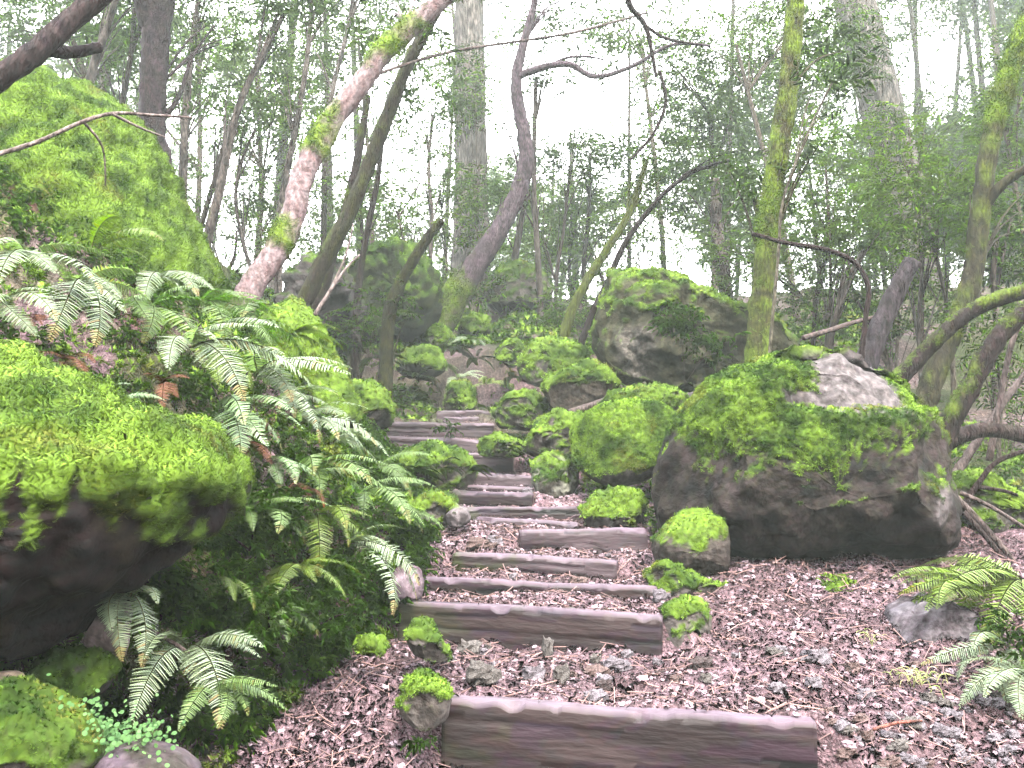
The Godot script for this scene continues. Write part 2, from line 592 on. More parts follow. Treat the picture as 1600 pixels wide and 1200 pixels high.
# ---------------------------------------------------------------- ferns
func make_frond(pairs: int, rise: float, fall: float, lobed: bool, wide: float, seed_: int) -> ArrayMesh:     # unit long, grows along +x
	var r := RandomNumberGenerator.new()
	r.seed = seed_
	var v := PackedVector3Array()
	var n := PackedVector3Array()
	var c := PackedColorArray()
	var idx := PackedInt32Array()
	var spine := []
	var dirs := []
	var at := Vector3.ZERO
	var steps := pairs + 6
	for i in steps + 1:
		var t := float(i) / steps
		var a := lerpf(rise, -fall, pow(t, 0.8))
		var dir := Vector3(cos(a), sin(a), 0.28 * sin(t * 2.6 + seed_ * 1.7)).normalized()
		spine.append(at)
		dirs.append(dir)
		at += dir / steps
	# midrib
	for i in steps + 1:
		var w := 0.007 * (1.0 - 0.8 * i / steps)
		v.append_array([spine[i] + Vector3(0, 0, w), spine[i] + Vector3(0, w, 0), spine[i] - Vector3(0, 0, w)])
		n.append_array([Vector3(0, 0.3, 0.9), Vector3.UP, Vector3(0, 0.3, -0.9)])
		c.append_array(blank(3, Color(0.55, 0.38, 0.16)))
	for i in steps:
		for k in 2:
			var o := i * 3 + k
			idx.append_array([o, o + 3, o + 1, o + 1, o + 3, o + 4])
	for i in range(4, steps):
		var t := float(i - 4) / (steps - 4)
		var l := wide * pow(sin(PI * pow(clampf(t * 0.94 + 0.05, 0, 1), 0.75)), 0.8) * (1.0 - 0.25 * t)
		if l < 0.012:
			continue
		var f: Vector3 = dirs[i]
		var up := Vector3(0, 0, 1).cross(f).normalized()
		if up.y < 0:
			up = -up
		for s in [-1.0, 1.0]:
			if r.randf() < 0.05:      # a pinna torn off
				continue
			var lift := r.randf_range(-0.28, 0.12) - 0.1
			var dir := (Vector3(0, 0, s) + f * 0.32 + up * lift + Vector3(0, r.randf_range(-0.15, 0.1), 0)).normalized()
			var pn := (up + dir * 0.25).normalized()
			var shade := r.randf_range(0.75, 1.2)
			var tone := Color(shade, shade * r.randf_range(0.94, 1.05), shade * r.randf_range(0.8, 1.1))
			if r.randf() < 0.05 or (t > 0.85 and seed_ % 3 == 0):      # browned
				tone = Color(1.5 * shade, 0.75 * shade, 0.5 * shade)
			var ll := l * r.randf_range(0.86, 1.08)
			var wp := 0.95 / steps
			var old := v.size()
			if lobed:
				var lobes := 8
				for j in lobes:
					var tj := (j + 0.5) / lobes
					var pl := wp * 1.15 * (1.0 - 0.8 * tj) + 0.002
					var root: Vector3 = spine[i] + dir * ll * tj - Vector3(0, 0.12 * ll * tj * tj, 0)
					for q in [-1.0, 1.0]:
						var ld: Vector3 = (f * q + dir * 0.75 + pn * -0.12).normalized()
						var ls := dir * ll / lobes * 0.62
						var o := v.size()
						v.append_array([root - ls, root + ls * 0.6, root + ld * pl * 0.8 + ls * 0.6, root + ld * pl * 0.72 - ls * 0.35])
						n.append_array([pn, pn, (pn + ld * 0.25).normalized(), (pn + ld * 0.3).normalized()])
						idx.append_array([o, o + 1, o + 2, o, o + 2, o + 3])
			else:
				leaf_tris(v, n, idx, spine[i], dir, pn, ll, wp * 1.5, 0.15, 0.25)
			c.append_array(blank(v.size() - old, tone))
	return arrays_mesh(v, n, c, idx)

# fronds: how many; toward: yaw they lean to, spread: half angle; reach: length of a frond
func fern(label: String, at: Vector3, count: int, toward: float, spread: float, reach: float, kind := "lobed", mat := "fern", group := "") -> Node3D:
	var o := base("fern", at)
	tag(o, label, "fern", group)
	count = int(ceil(count * 0.75))
	for i in count:
		var yaw := toward + spread * (2.0 * (i + 0.5) / count - 1.0) + rng.randf_range(-0.15, 0.15)
		var list: Array = M["frond_" + kind]
		var m := put("frond", list[rng.randi() % list.size()], M[mat], o)
		var s := reach * rng.randf_range(0.55, 0.92)
		m.transform = Transform3D(Basis(Vector3.UP, yaw) * Basis(Vector3(0, 0, 1), rng.randf_range(-0.12, 0.28)) * Basis(Vector3.RIGHT, rng.randf_range(-0.45, 0.45)), Vector3(rng.randf_range(-0.02, 0.02), -0.01, rng.randf_range(-0.02, 0.02))).scaled_local(Vector3(s, s, s))
	return o

# ---------------------------------------------------------------- trees
func col_of(a: Color, b: Color) -> Color:
	return a.lerp(b, rng.randf()) * rng.randf_range(0.8, 1.2)

# blobs: [centre, radii, how many]
func foliage(parent: Node3D, called: String, blobs: Array, size: float, a: Color, b: Color, mesh := "sprig", clump := 1.6, mat := "leaf", gap := -0.28) -> void:
	var where := []
	var tint := PackedColorArray()
	var origin := parent.position
	for blob in blobs:
		var cen: Vector3 = blob[0]
		var rad: Vector3 = blob[1]
		var tone := rng.randf_range(-0.25, 0.25)
		var made := 0
		var tries := 0
		while made < blob[2] and tries < blob[2] * 4:
			tries += 1
			var q := Vector3(rng.randfn(), rng.randfn(), rng.randfn()).normalized() * pow(rng.randf(), 0.42)
			var p := cen + q * rad
			if n1.get_noise_3dv(p * 28.0 * clump) + 0.5 * n2.get_noise_3dv(p * 90.0 * clump) < gap:
				continue
			made += 1
			var yaw := rng.randf() * TAU
			var s := size * rng.randf_range(0.6, 1.25)
			var bs := Basis(Vector3.UP, yaw) * Basis(Vector3(0, 0, 1), rng.randf_range(-0.7, 0.45)) * Basis(Vector3.RIGHT, rng.randf_range(-0.7, 0.7))
			where.append(Transform3D(bs.scaled(Vector3(s, s, s)), p - origin))
			tint.append(a.lerp(b, clampf(rng.randf() * 0.7 + 0.15 + tone + 0.5 * n1.get_noise_3dv(p * 40.0), 0, 1)) * rng.randf_range(0.75, 1.25))
	scatter(called, M[mesh], M[mat], where, tint, parent)

func px_blob(u: float, v: float, ru: float, rv: float, d: float, cover: float, size: float) -> Array:
	var k := d / F
	var r := Vector3(ru * k, rv * k, clampf((ru + rv) * 0.35 * k, 0.2, 1.5))
	var n := int(PI * r.x * r.y * cover / (0.10 * size * size))
	return [P(u, v, d), r, n]

# trunk through points seen at [u, v, ...], each with its depth; width in pixels at both ends
func trunk_points(path: Array, d: float, d2: float, w0: float, w1: float) -> Array:
	var pts := []
	var rad := []
	var n := path.size() / 2
	for i in n:
		var t := float(i) / (n - 1)
		var dd := lerpf(d, d2, t)
		pts.append(P(path[i * 2], path[i * 2 + 1], dd))
		rad.append(lerpf(w0, w1, t) * 0.5 * dd / F)
	return [pts, rad]

# opt: bark colours a, b; mat; moss 0..1 (cover), mossat: list of [t0, t1] stretches thick with moss; blobs; leafsize; branches
func tree(called: String, label: String, category: String, path: Array, d: float, w0: float, w1: float, opt := {}) -> Node3D:
	var d2: float = opt.get("d2", d)
	var tp := trunk_points(path, d, d2, w0, w1)
	var foot: Vector3 = tp[0][0]
	var cm := catmull(tp[0], tp[1], opt.get("per", 6))
	var pts: Array = cm[0]
	var rad: Array = cm[1]
	if opt.get("flare", 0.0) > 0.0:
		for i in pts.size():
			rad[i] *= 1.0 + opt.flare * exp(-pts[i].distance_to(foot) / (rad[0] * 2.5))
	if not opt.get("held", false):      # push the foot into the ground
		var g := Vector3(foot.x, H(foot.x, -foot.z) - 0.25, foot.z)
		if g.y < foot.y - 0.05:
			pts.push_front(g.lerp(foot, 0.5) + (g - foot) * 0.0)
			rad.push_front(rad[0] * 1.05)
			pts.push_front(g)
			rad.push_front(rad[0] * 1.1)
			foot = Vector3(g.x, g.y + 0.25, g.z)
	var o := base(called, foot)
	tag(o, label, category, opt.get("group", ""))
	var local := []
	for p in pts:
		local.append(p - foot)
	var ca: Color = opt.get("a", Color(0.07, 0.05, 0.045))
	var cb: Color = opt.get("b", Color(0.035, 0.026, 0.024))
	var seg: int = opt.get("seg", 12)
	var mossy := PackedFloat32Array()
	if opt.has("moss"):
		for k in moss_run(local, opt.get("mossat", [])):
			mossy.append(maxf(k, opt.moss))
	var tb := tube(local, rad, seg, opt.get("rough", 0.12), opt.get("nf", 220.0), ca, cb, foot, mossy)
	put(opt.get("stem", "trunk"), join([tb]), M[opt.get("mat", "bark")], o)
	if opt.has("moss"):
		trunk_moss(o, local, rad, foot, d, opt)
	for br in opt.get("branches", []):      # [path, d0, d1, w0, w1]
		var bp := trunk_points(br[0], br[1], br[2], br[3], br[4])
		var bc := catmull(bp[0], bp[1], 5)
		var bl := []
		for p in bc[0]:
			bl.append(p - foot)
		put("branch", join([tube(bl, bc[1], 7, 0.1, 220.0, ca, cb, foot)]), M[opt.get("mat", "bark")], o)
	if opt.has("blobs"):
		var size: float = opt.get("leafsize", 0.27)
		var list := []
		for bl in opt.blobs:      # [u, v, ru, rv, d, cover]
			list.append(px_blob(bl[0], bl[1], bl[2], bl[3], bl[4], bl[5], size))
		# limbs that carry the leaves
		var twigs := []
		for bl in list:
			var cen: Vector3 = bl[0]
			var near_: Vector3 = pts[-1]
			for p in pts:
				if p.distance_to(cen + Vector3(0, -0.8, 0)) < near_.distance_to(cen + Vector3(0, -0.8, 0)):
					near_ = p
			for k in 4:
				var tip: Vector3 = cen + Vector3(rng.randf_range(-0.7, 0.7) * bl[1].x, rng.randf_range(-0.5, 0.7) * bl[1].y, rng.randf_range(-0.7, 0.7) * bl[1].z)
				var midp: Vector3 = near_.lerp(tip, 0.5) + Vector3(0, near_.distance_to(tip) * 0.1, 0)
				var r0 := minf(rad[-1] * 0.8, 0.012 + 0.004 * near_.distance_to(tip))
				var cc := catmull([near_ - foot, midp - foot, tip - foot], [r0, r0 * 0.6, r0 * 0.2], 4)
				twigs.append(tube(cc[0], cc[1], 5, 0.05, 200.0, ca, cb, foot))
		put("twigs", join(twigs), M[opt.get("mat", "bark")], o).set_meta("kind", "stuff")
		foliage(o, "crown", list, size, opt.get("la", Color(0.05, 0.10, 0.03)), opt.get("lb", Color(0.11, 0.19, 0.04)), opt.get("leaf", "sprig"), opt.get("clump", 1.6))
	return o

func moss_run(pts: Array, stretches: Array) -> Array:      # how thick the moss is at each point of the stem
	var total := 0.0
	for i in pts.size() - 1:
		total += pts[i].distance_to(pts[i + 1])
	var run := 0.0
	var out := []
	for i in pts.size():
		var k := 0.0
		for st in stretches:
			k = maxf(k, smoothstep(st[0] - 0.03, st[0] + 0.02, run / total) * (1.0 - smoothstep(st[1] - 0.02, st[1] + 0.03, run / total)))
		out.append(k)
		if i < pts.size() - 1:
			run += pts[i].distance_to(pts[i + 1])
	return out

func trunk_moss(o: Node3D, pts: Array, rad: Array, foot: Vector3, d: float, opt: Dictionary) -> void:
	var where := []
	var tint := PackedColorArray()
	var cover: float = opt.moss
	var stretches: Array = opt.get("mossat", [])
	var size: float = opt.get("tuft", 0.005 * d + 0.012) * 0.75
	var total := 0.0
	for i in pts.size() - 1:
		total += pts[i].distance_to(pts[i + 1])
	var run := 0.0
	for i in pts.size() - 1:
		var a: Vector3 = pts[i]
		var b: Vector3 = pts[i + 1]
		var len := a.distance_to(b)
		var ax := (b - a).normalized()
		var r: float = rad[i]
		var many := int(TAU * r * len / (size * size) * 1.3)
		for k in many:
			var t := rng.randf()
			var dir := Vector3(rng.randfn(), rng.randfn(), rng.randfn())
			dir = (dir - ax * dir.dot(ax)).normalized()
			if dir.z < -0.6:
				continue
			var s01 := (run + t * len) / total
			var thick := 0.0
			for st in stretches:
				thick = maxf(thick, smoothstep(st[0] - 0.03, st[0] + 0.02, s01) * (1.0 - smoothstep(st[1] - 0.02, st[1] + 0.03, s01)))
			var p := a + (b - a) * t + dir * r * (1.0 + 0.3 * thick)
			var w := p + foot
			var keep: float = maxf(thick * 1.0 + dir.y * 0.5, cover) + dir.y * opt.get("upper", 0.5) + n1.get_noise_3dv(w * 60.0) * 0.7 - 0.42
			if rng.randf() > keep * 2.0:
				continue
			var s := size * rng.randf_range(0.6, 1.3) * (1.0 + 0.6 * thick)
			var up := (dir + Vector3(0, -0.5, 0) + ax * 0.2 * rng.randfn()).normalized()
			where.append(Transform3D(frame(up, rng.randf() * TAU).scaled(Vector3(s, s, s)), p))
			tint.append(moss_colour(w, opt.get("bright", 0.5)))
		run += len
	if where.size():
		scatter("moss", M.feather, M.moss, where, tint, o)

# bare branch or vine that hangs or lies free: a thing of one mesh with forks
func twig(called: String, label: String, category: String, paths: Array, d: float, d2: float, w0: float, w1: float, a: Color, b: Color, group := "") -> MeshInstance3D:
	var parts := []
	var foot := P(paths[0][0], paths[0][1], d)
	for i in paths.size():
		var k := 1.0 if i == 0 else 0.6
		var tp := trunk_points(paths[i], d if i == 0 else lerpf(d, d2, 0.5), d2, w0 * k, w1 * k)
		var cm := catmull(tp[0], tp[1], 6)
		var bl := []
		for p in cm[0]:
			bl.append(p - foot)
		parts.append(tube(bl, cm[1], 6, 0.12, 200.0, a, b, foot))
	var o := put(called, join(parts), M.bark, null, foot)
	tag(o, label, category, group)
	return o

# ---------------------------------------------------------------- small stones
func make_stone_mesh(seed_: int) -> ArrayMesh:
	var v := PackedVector3Array()
	var c := PackedColorArray()
	var sh := Vector3(seed_ * 7.3, seed_ * 3.1, seed_ * 1.7)
	for r in 11:
		var phi := lerpf(-PI / 2, PI / 2, r / 10.0)
		for k in 16:
			var a := TAU * k / 16
			var dir := Vector3(cos(a) * cos(phi), sin(phi), sin(a) * cos(phi))
			var q := Vector3(signf(dir.x) * pow(absf(dir.x), 0.75), signf(dir.y) * pow(absf(dir.y), 0.7), signf(dir.z) * pow(absf(dir.z), 0.75)) * 0.5
			q *= 1.0 + 0.55 * nc.get_noise_3dv((dir + sh) * 12.0) + 0.45 * n1.get_noise_3dv((dir + sh) * 16.0)
			v.append(q)
			var t := 0.9 + 0.6 * n2.get_noise_3dv((dir + sh) * 40.0)
			c.append(Color(t, t, t))
	for k in range(1, 16):
		v[k] = v[0]
		v[160 + k] = v[160]
	var idx := grid_index(11, 16, true)
	var n := normals_of(v, idx)
	if n[5 * 16].dot(v[5 * 16]) < 0:
		idx = flipped(idx)
		n = normals_of(v, idx)
	# flat faces with hard edges
	var fv := PackedVector3Array()
	var fn := PackedVector3Array()
	var fc := PackedColorArray()
	var fi := PackedInt32Array()
	for t in range(0, idx.size(), 3):
		var g := (v[idx[t + 2]] - v[idx[t]]).cross(v[idx[t + 1]] - v[idx[t]]).normalized()
		for k in 3:
			fi.append(fv.size())
			fv.append(v[idx[t + k]])
			fn.append((g * 0.75 + n[idx[t + k]] * 0.25).normalized())
			fc.append(c[idx[t + k]])
	return arrays_mesh(fv, fn, fc, fi)

func stone(label: String, u: float, v: float, w: float, h: float, mat: String, group := "", lift := 0.3) -> void:
	var at := G(u, v + h * 0.4)
	var k := -at.z / F
	var o := put("stone", M.stones[rng.randi() % M.stones.size()], M[mat], null, at + Vector3(0, h * k * lift * 0.6, 0))
	o.transform.basis = Basis(Vector3.UP, rng.randf() * 0.5) * Basis.from_scale(Vector3(w * k * 0.95, h * k * 1.05, maxf(w, h) * k * 0.8)) * Basis(Vector3.UP, rng.randf_range(-0.4, 0.4))
	tag(o, label, "stone", group)

# ---------------------------------------------------------------- materials
func noise_tex(freq: float, lo: float, hi: float, octaves := 4, type := FastNoiseLite.TYPE_SIMPLEX_SMOOTH, size := 512, seed_ := 1) -> NoiseTexture2D:
	var n := FastNoiseLite.new()
	n.noise_type = type
	n.frequency = freq
	n.fractal_octaves = octaves
	n.seed = seed_
	var t := NoiseTexture2D.new()
	t.width = size
	t.height = size
	t.seamless = true
	t.noise = n
	var g := Gradient.new()
	g.colors = PackedColorArray([Color(lo, lo, lo), Color(hi, hi, hi)])
	g.offsets = PackedFloat32Array([0.15, 0.85])
	t.color_ramp = g
	return t

func surface(albedo: Texture2D, bump: Texture2D, bump_cm: float, scale: Vector3, rough: float, world := true, spec := 0.17) -> StandardMaterial3D:
	var m := StandardMaterial3D.new()
	m.vertex_color_use_as_albedo = true
	m.albedo_texture = albedo
	m.uv1_triplanar = true
	m.uv1_world_triplanar = world
	m.uv1_scale = scale
	m.roughness = rough
	m.metallic_specular = spec
	if bump:
		m.heightmap_enabled = true
		m.heightmap_texture = bump
		m.heightmap_scale = bump_cm
	return m

func plain_mat(c: Color, rough: float, spec: float, back := Color.BLACK, vertex := true) -> StandardMaterial3D:
	var m := StandardMaterial3D.new()
	m.albedo_color = c.linear_to_srgb()
	m.roughness = rough
	m.metallic_specular = spec
	m.vertex_color_use_as_albedo = vertex
	m.cull_mode = BaseMaterial3D.CULL_DISABLED
	if back != Color.BLACK:
		m.backlight_enabled = true
		m.backlight = back
	return m

func make_materials() -> void:
	for n in [n1, n2, nc]:
		n.frequency = 0.1
	n1.noise_type = FastNoiseLite.TYPE_SIMPLEX_SMOOTH
	n1.fractal_octaves = 2
	n1.seed = 11
	n2.noise_type = FastNoiseLite.TYPE_SIMPLEX_SMOOTH
	n2.fractal_octaves = 2
	n2.seed = 23
	nc.noise_type = FastNoiseLite.TYPE_CELLULAR
	nc.cellular_return_type = FastNoiseLite.RETURN_DISTANCE
	nc.fractal_type = FastNoiseLite.FRACTAL_NONE
	nc.seed = 5
	var fine := noise_tex(0.02, 0.55, 1.0, 5)
	var grit := noise_tex(0.05, 0.0, 1.0, 5, FastNoiseLite.TYPE_SIMPLEX_SMOOTH, 512, 4)
	var cell := noise_tex(0.03, 0.35, 1.0, 3, FastNoiseLite.TYPE_CELLULAR, 512, 9)
	M.stone = surface(noise_tex(0.02, 0.5, 1.0, 6, FastNoiseLite.TYPE_SIMPLEX_SMOOTH, 1024, 21), noise_tex(0.02, 0.0, 1.0, 6, FastNoiseLite.TYPE_SIMPLEX_SMOOTH, 1024, 31), 0.6, Vector3(1.3, 1.3, 1.3), 0.9)
	M.bark = surface(noise_tex(0.03, 0.4, 1.0, 5), grit, 1.0, Vector3(3.0, 0.9, 3.0), 0.85)
	M.bark_pale = surface(noise_tex(0.02, 0.55, 1.0, 5, FastNoiseLite.TYPE_SIMPLEX_SMOOTH, 512, 3), grit, 0.6, Vector3(2.6, 1.7, 2.6), 0.75)
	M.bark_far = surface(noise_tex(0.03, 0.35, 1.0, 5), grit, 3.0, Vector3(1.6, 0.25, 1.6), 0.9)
	M.soil = surface(cell, grit, 2.0, Vector3(2.5, 2.5, 2.5), 0.95)
	# sawn timber: grain along x
	M.wood = surface(noise_tex(0.02, 0.8, 1.0, 5, FastNoiseLite.TYPE_SIMPLEX_SMOOTH, 512, 8), noise_tex(0.03, 0.0, 1.0, 5, FastNoiseLite.TYPE_SIMPLEX_SMOOTH, 512, 14), 0.22, Vector3(0.5, 2.2, 2.2), 0.6, false)
	M.wood.metallic_specular = 0.25
	M.moss = plain_mat(Color(1, 1, 1), 0.8, 0.15, Color(0.5, 0.55, 0.15))
	M.leaf = plain_mat(Color(1.0, 1.0, 1.0), 0.28, 0.5, Color(0.85, 1.0, 0.45))
	M.leaf_matte = plain_mat(Color(1, 1, 1), 0.6, 0.2, Color(0.8, 1.0, 0.4))
	M.fern = plain_mat(Color(0.12, 0.185, 0.06), 0.45, 0.4, Color(0.7, 0.9, 0.3))
	M.fern_pale = plain_mat(Color(0.22, 0.275, 0.18), 0.5, 0.38, Color(0.75, 0.85, 0.5))
	M.fern_dark = plain_mat(Color(0.11, 0.175, 0.07), 0.42, 0.5, Color(0.35, 0.45, 0.2))
	M.fern_lime = plain_mat(Color(0.12, 0.18, 0.025), 0.45, 0.45, Color(0.8, 0.9, 0.2))
	M.fern_dead = plain_mat(Color(0.09, 0.04, 0.025), 0.8, 0.2, Color(0.3, 0.2, 0.1))
	M.litter = plain_mat(Color(0.70, 0.68, 0.66), 0.6, 0.28, Color(0.12, 0.1, 0.1))
	M.chip = plain_mat(Color(0.72, 0.68, 0.72), 0.65, 0.25)
	M.stone_lilac = surface(fine, grit, 0.5, Vector3(9, 9, 9), 0.6)
	M.stone_lilac.albedo_color = Color(0.145, 0.125, 0.14).linear_to_srgb()
	M.stone_grey = surface(fine, grit, 0.5, Vector3(9, 9, 9), 0.7)
	M.stone_grey.albedo_color = Color(0.105, 0.093, 0.088).linear_to_srgb()
	M.stone_brown = surface(fine, grit, 0.5, Vector3(9, 9, 9), 0.7)
	M.stone_brown.albedo_color = Color(0.11, 0.075, 0.07).linear_to_srgb()
	M.stone_dark = surface(fine, grit, 0.5, Vector3(9, 9, 9), 0.7)
	M.stone_dark.albedo_color = Color(0.06, 0.045, 0.045).linear_to_srgb()
	M.tuft_mesh = make_tuft(16, 1.35, 0.17, 3)
	M.feather = make_feather(6, 5)
	M.sprig = make_sprig(9, 0.34, 0.10, 0.85, 7)
	M.sprig_broad = make_sprig(7, 0.42, 0.19, 0.8, 9)
	M.sprig_fine = make_sprig(12, 0.22, 0.08, 0.95, 13)
	M.stones = []
	for i in 7:
		M.stones.append(make_stone_mesh(i + 1))
	M.frond_lobed = []
	M.frond_simple = []
	for i in 6:
		M.frond_lobed.append(make_frond(38 + i * 2, 0.8 - 0.1 * i, 0.6 + 0.17 * i, true, 0.13 + 0.011 * i, i + 1))
		M.frond_simple.append(make_frond(26 + i, 0.8 - 0.08 * i, 0.7 + 0.12 * i, false, 0.14 + 0.008 * i, i + 11))

# ---------------------------------------------------------------- setting
func axis_marks(stops: Array) -> PackedFloat32Array:      # [from, to, step] stretches
	var o := PackedFloat32Array()
	for s in stops:
		var x: float = s[0]
		while x < s[1] - 1e-4:
			o.append(x)
			x += s[2]
	o.append(stops[-1][1])
	return o

func make_ground() -> void:
	var xs := axis_marks([[-60.0, -30.0, 6.0], [-30.0, -9.0, 1.5], [-9.0, -3.4, 0.25], [-3.4, -1.6, 0.07], [-1.6, 1.6, 0.04], [1.6, 3.4, 0.08], [3.4, 9.0, 0.3], [9.0, 30.0, 1.5], [30.0, 60.0, 6.0]])
	var ds := axis_marks([[-40.0, -4.0, 4.0], [-4.0, 1.2, 0.4], [1.2, 2.4, 0.05], [2.4, 8.6, 0.03], [8.6, 14.0, 0.12], [14.0, 30.0, 0.6], [30.0, 80.0, 5.0]])
	var v := PackedVector3Array()
	var c := PackedColorArray()
	for d in ds:
		for x in xs:
			v.append(Vector3(x, H(x, d), -d))
	var idx := grid_index(ds.size(), xs.size(), false)
	var n := normals_of(v, idx)
	if n[v.size() / 2].y < 0:
		idx = flipped(idx)
		n = normals_of(v, idx)
	for i in v.size():
		var p := v[i]
		var soil := Color(0.22, 0.145, 0.165).lerp(Color(0.15, 0.095, 0.105), clampf(0.5 + 1.3 * n1.get_noise_3dv(p * 30.0), 0, 1))
		var red := clampf((bank_edge(-p.z) - p.x) * 2.0, 0, 1) * clampf(0.2 + 1.5 * n2.get_noise_3dv(p * 14.0), 0, 1)
		soil = soil.lerp(Color(0.075, 0.03, 0.022), red)
		var bankgreen := smoothstep(0.05, 0.4, bank_edge(-p.z) - p.x) * clampf(0.55 + 1.5 * n1.get_noise_3dv(p * 20.0 + Vector3(4, 4, 4)), 0, 1)
		soil = soil.lerp(Color(0.07, 0.095, 0.025), bankgreen * 0.7)
		var green := maxf(smoothstep(6.0, 8.5, -p.z), smoothstep(2.7, 3.4, p.x)) * clampf(0.75 + 1.2 * n1.get_noise_3dv(p * 9.0), 0, 1) * 0.9
		soil = soil.lerp(Color(0.035, 0.055, 0.012), green)
		c.append(soil)
	var o := put("ground", arrays_mesh(v, n, c, idx), M.soil)
	tag(o, "brown forest floor that climbs along the timber stairway and up the left bank", "ground", "", "structure")

func timber(i: int) -> void:
	var s: Array = STEPS[i]
	var a: Vector3 = step_l[i]
	var b: Vector3 = step_r[i]
	var ax := b - a
	var l := ax.length()
	var h: float = s[6]
	var t: float = s[7] * 0.5
	var deep := h + 0.06
	var rows := 90
	var v := PackedVector3Array()
	var c := PackedColorArray()
	var seedv := Vector3(i * 3.7, i * 1.3, i * 9.1)
	# cross-section ring, bevelled
	var ring := []
	var bev := 0.014
	var cs := [Vector2(0, 0), Vector2(0, -deep), Vector2(-t, -deep), Vector2(-t, 0)]      # (towards the eye, up): front top first
	for k in 4:
		var p0: Vector2 = cs[k]
		var p1: Vector2 = cs[(k + 1) % 4]
		var dir := (p1 - p0).normalized()
		var nn := 14 if k == 0 else 5
		for j in nn:
			var q := p0 + dir * bev + (p1 - p0 - dir * bev * 2.0) * (float(j) / (nn - 1))
			ring.append(q)
	var m := ring.size()
	for r in rows:
		var x := l * r / (rows - 1)
		var end := 1.0
		if r == 0 or r == rows - 1:
			end = 0.93
		for q in ring:
			var cy := -deep * 0.5
			var cz := -t * 0.5
			var p := Vector3(x, cy + (q.y - cy) * end, cz + (q.x - cz) * end)
			if r == 1 or r == rows - 2:
				p.x = 0.012 if r == 1 else l - 0.012
			var w := p + seedv
			var wob := n1.get_noise_3d(w.x * 14.0, w.y * 60.0, w.z * 60.0) * 0.006 + n2.get_noise_3d(w.x * 40.0, w.y * 160.0, w.z * 160.0) * 0.002
			p.z += wob * (1.0 if q.x > -0.5 * t else -1.0)
			p.y += (n1.get_noise_1d(w.x * 14.0) * 0.010 + n2.get_noise_1d(w.x * 110.0 + i * 10.0) * 0.003) * (1.0 if q.y > -0.5 * deep else -0.6)
			if q.y > -0.02 and q.x > -0.02:      # splintered front edge
				p.y -= maxf(0.0, n2.get_noise_1d(w.x * 55.0 + 7.0) - 0.12) * 0.035
				p.z -= maxf(0.0, n1.get_noise_1d(w.x * 75.0 + 3.0) - 0.15) * 0.03
			if i == 4 and q.y < -0.5 * deep:      # chewed away underneath
				p.y += 0.07 * smoothstep(0.25, 0.45, x / l) * (1.0 - smoothstep(0.5, 0.8, x / l))
			v.append(p)
			var k := clampf(0.5 + 1.4 * n2.get_noise_3d(w.x * 14.0, w.y * 70.0, w.z * 70.0), 0, 1)
			var col := Color(0.025, 0.0165, 0.0185).lerp(Color(0.014, 0.0095, 0.011), k)
			if i in [3, 4, 5, 8, 9, 10, 11, 12, 13, 14]:
				col = Color(0.046, 0.034, 0.038).lerp(Color(0.027, 0.019, 0.022), k)
			if q.y > -0.012:      # trodden upper face, weathered paler
				col = col.lerp(Color(0.085, 0.062, 0.08), 0.6)
			var alga := smoothstep(0.0, 0.3, 0.35 - x / l + n1.get_noise_3dv(w * 50.0) * 0.5) * (0.8 if i == 3 else (0.12 if i == 0 else 0.35))
			if i in [0, 1, 3, 6, 7]:
				col = col.lerp(Color(0.026, 0.032, 0.012), alga)
			if n2.get_noise_3d(w.x * 5.0, w.y * 190.0, w.z * 190.0) > 0.26:      # drying cracks along the grain
				col *= 0.45
				p.z -= 0.004
				v[v.size() - 1] = p
			c.append(col)
	# end grain
	var ends := [0, (rows - 1) * m]
	for e in 2:
		v.append(Vector3(0.0 if e == 0 else l, -deep * 0.5, -t * 0.5))
		c.append(Color(0.06, 0.042, 0.042))
	var idx := grid_index(rows, m, true)
	for k in m:
		idx.append_array([v.size() - 2, (k + 1) % m, k])
		idx.append_array([v.size() - 1, ends[1] + k, ends[1] + (k + 1) % m])
	var n := normals_of(v, idx)
	if n[20 * m + 2].z < 0:
		idx = flipped(idx)
		n = normals_of(v, idx)
	# keep the long edges crisp: shade by faces
	var fv := PackedVector3Array()
	var fn := PackedVector3Array()
	var fc := PackedColorArray()
	var fi := PackedInt32Array()
	for q in range(0, idx.size(), 3):
		var g := (v[idx[q + 2]] - v[idx[q]]).cross(v[idx[q + 1]] - v[idx[q]]).normalized()
		for k in 3:
			fi.append(fv.size())
			fv.append(v[idx[q + k]])
			fn.append((g * 0.6 + n[idx[q + k]] * 0.4).normalized())
			fc.append(c[idx[q + k]])
	var o := put("timber_step", arrays_mesh(fv, fn, fc, fi), M.wood, null, a)
	var x := ax.normalized()
	var z := x.cross(Vector3.UP).normalized()
	o.transform.basis = Basis(x, z.cross(x).normalized(), z)
	tag(o, s[8], "timber step", "timber steps of the stairway")

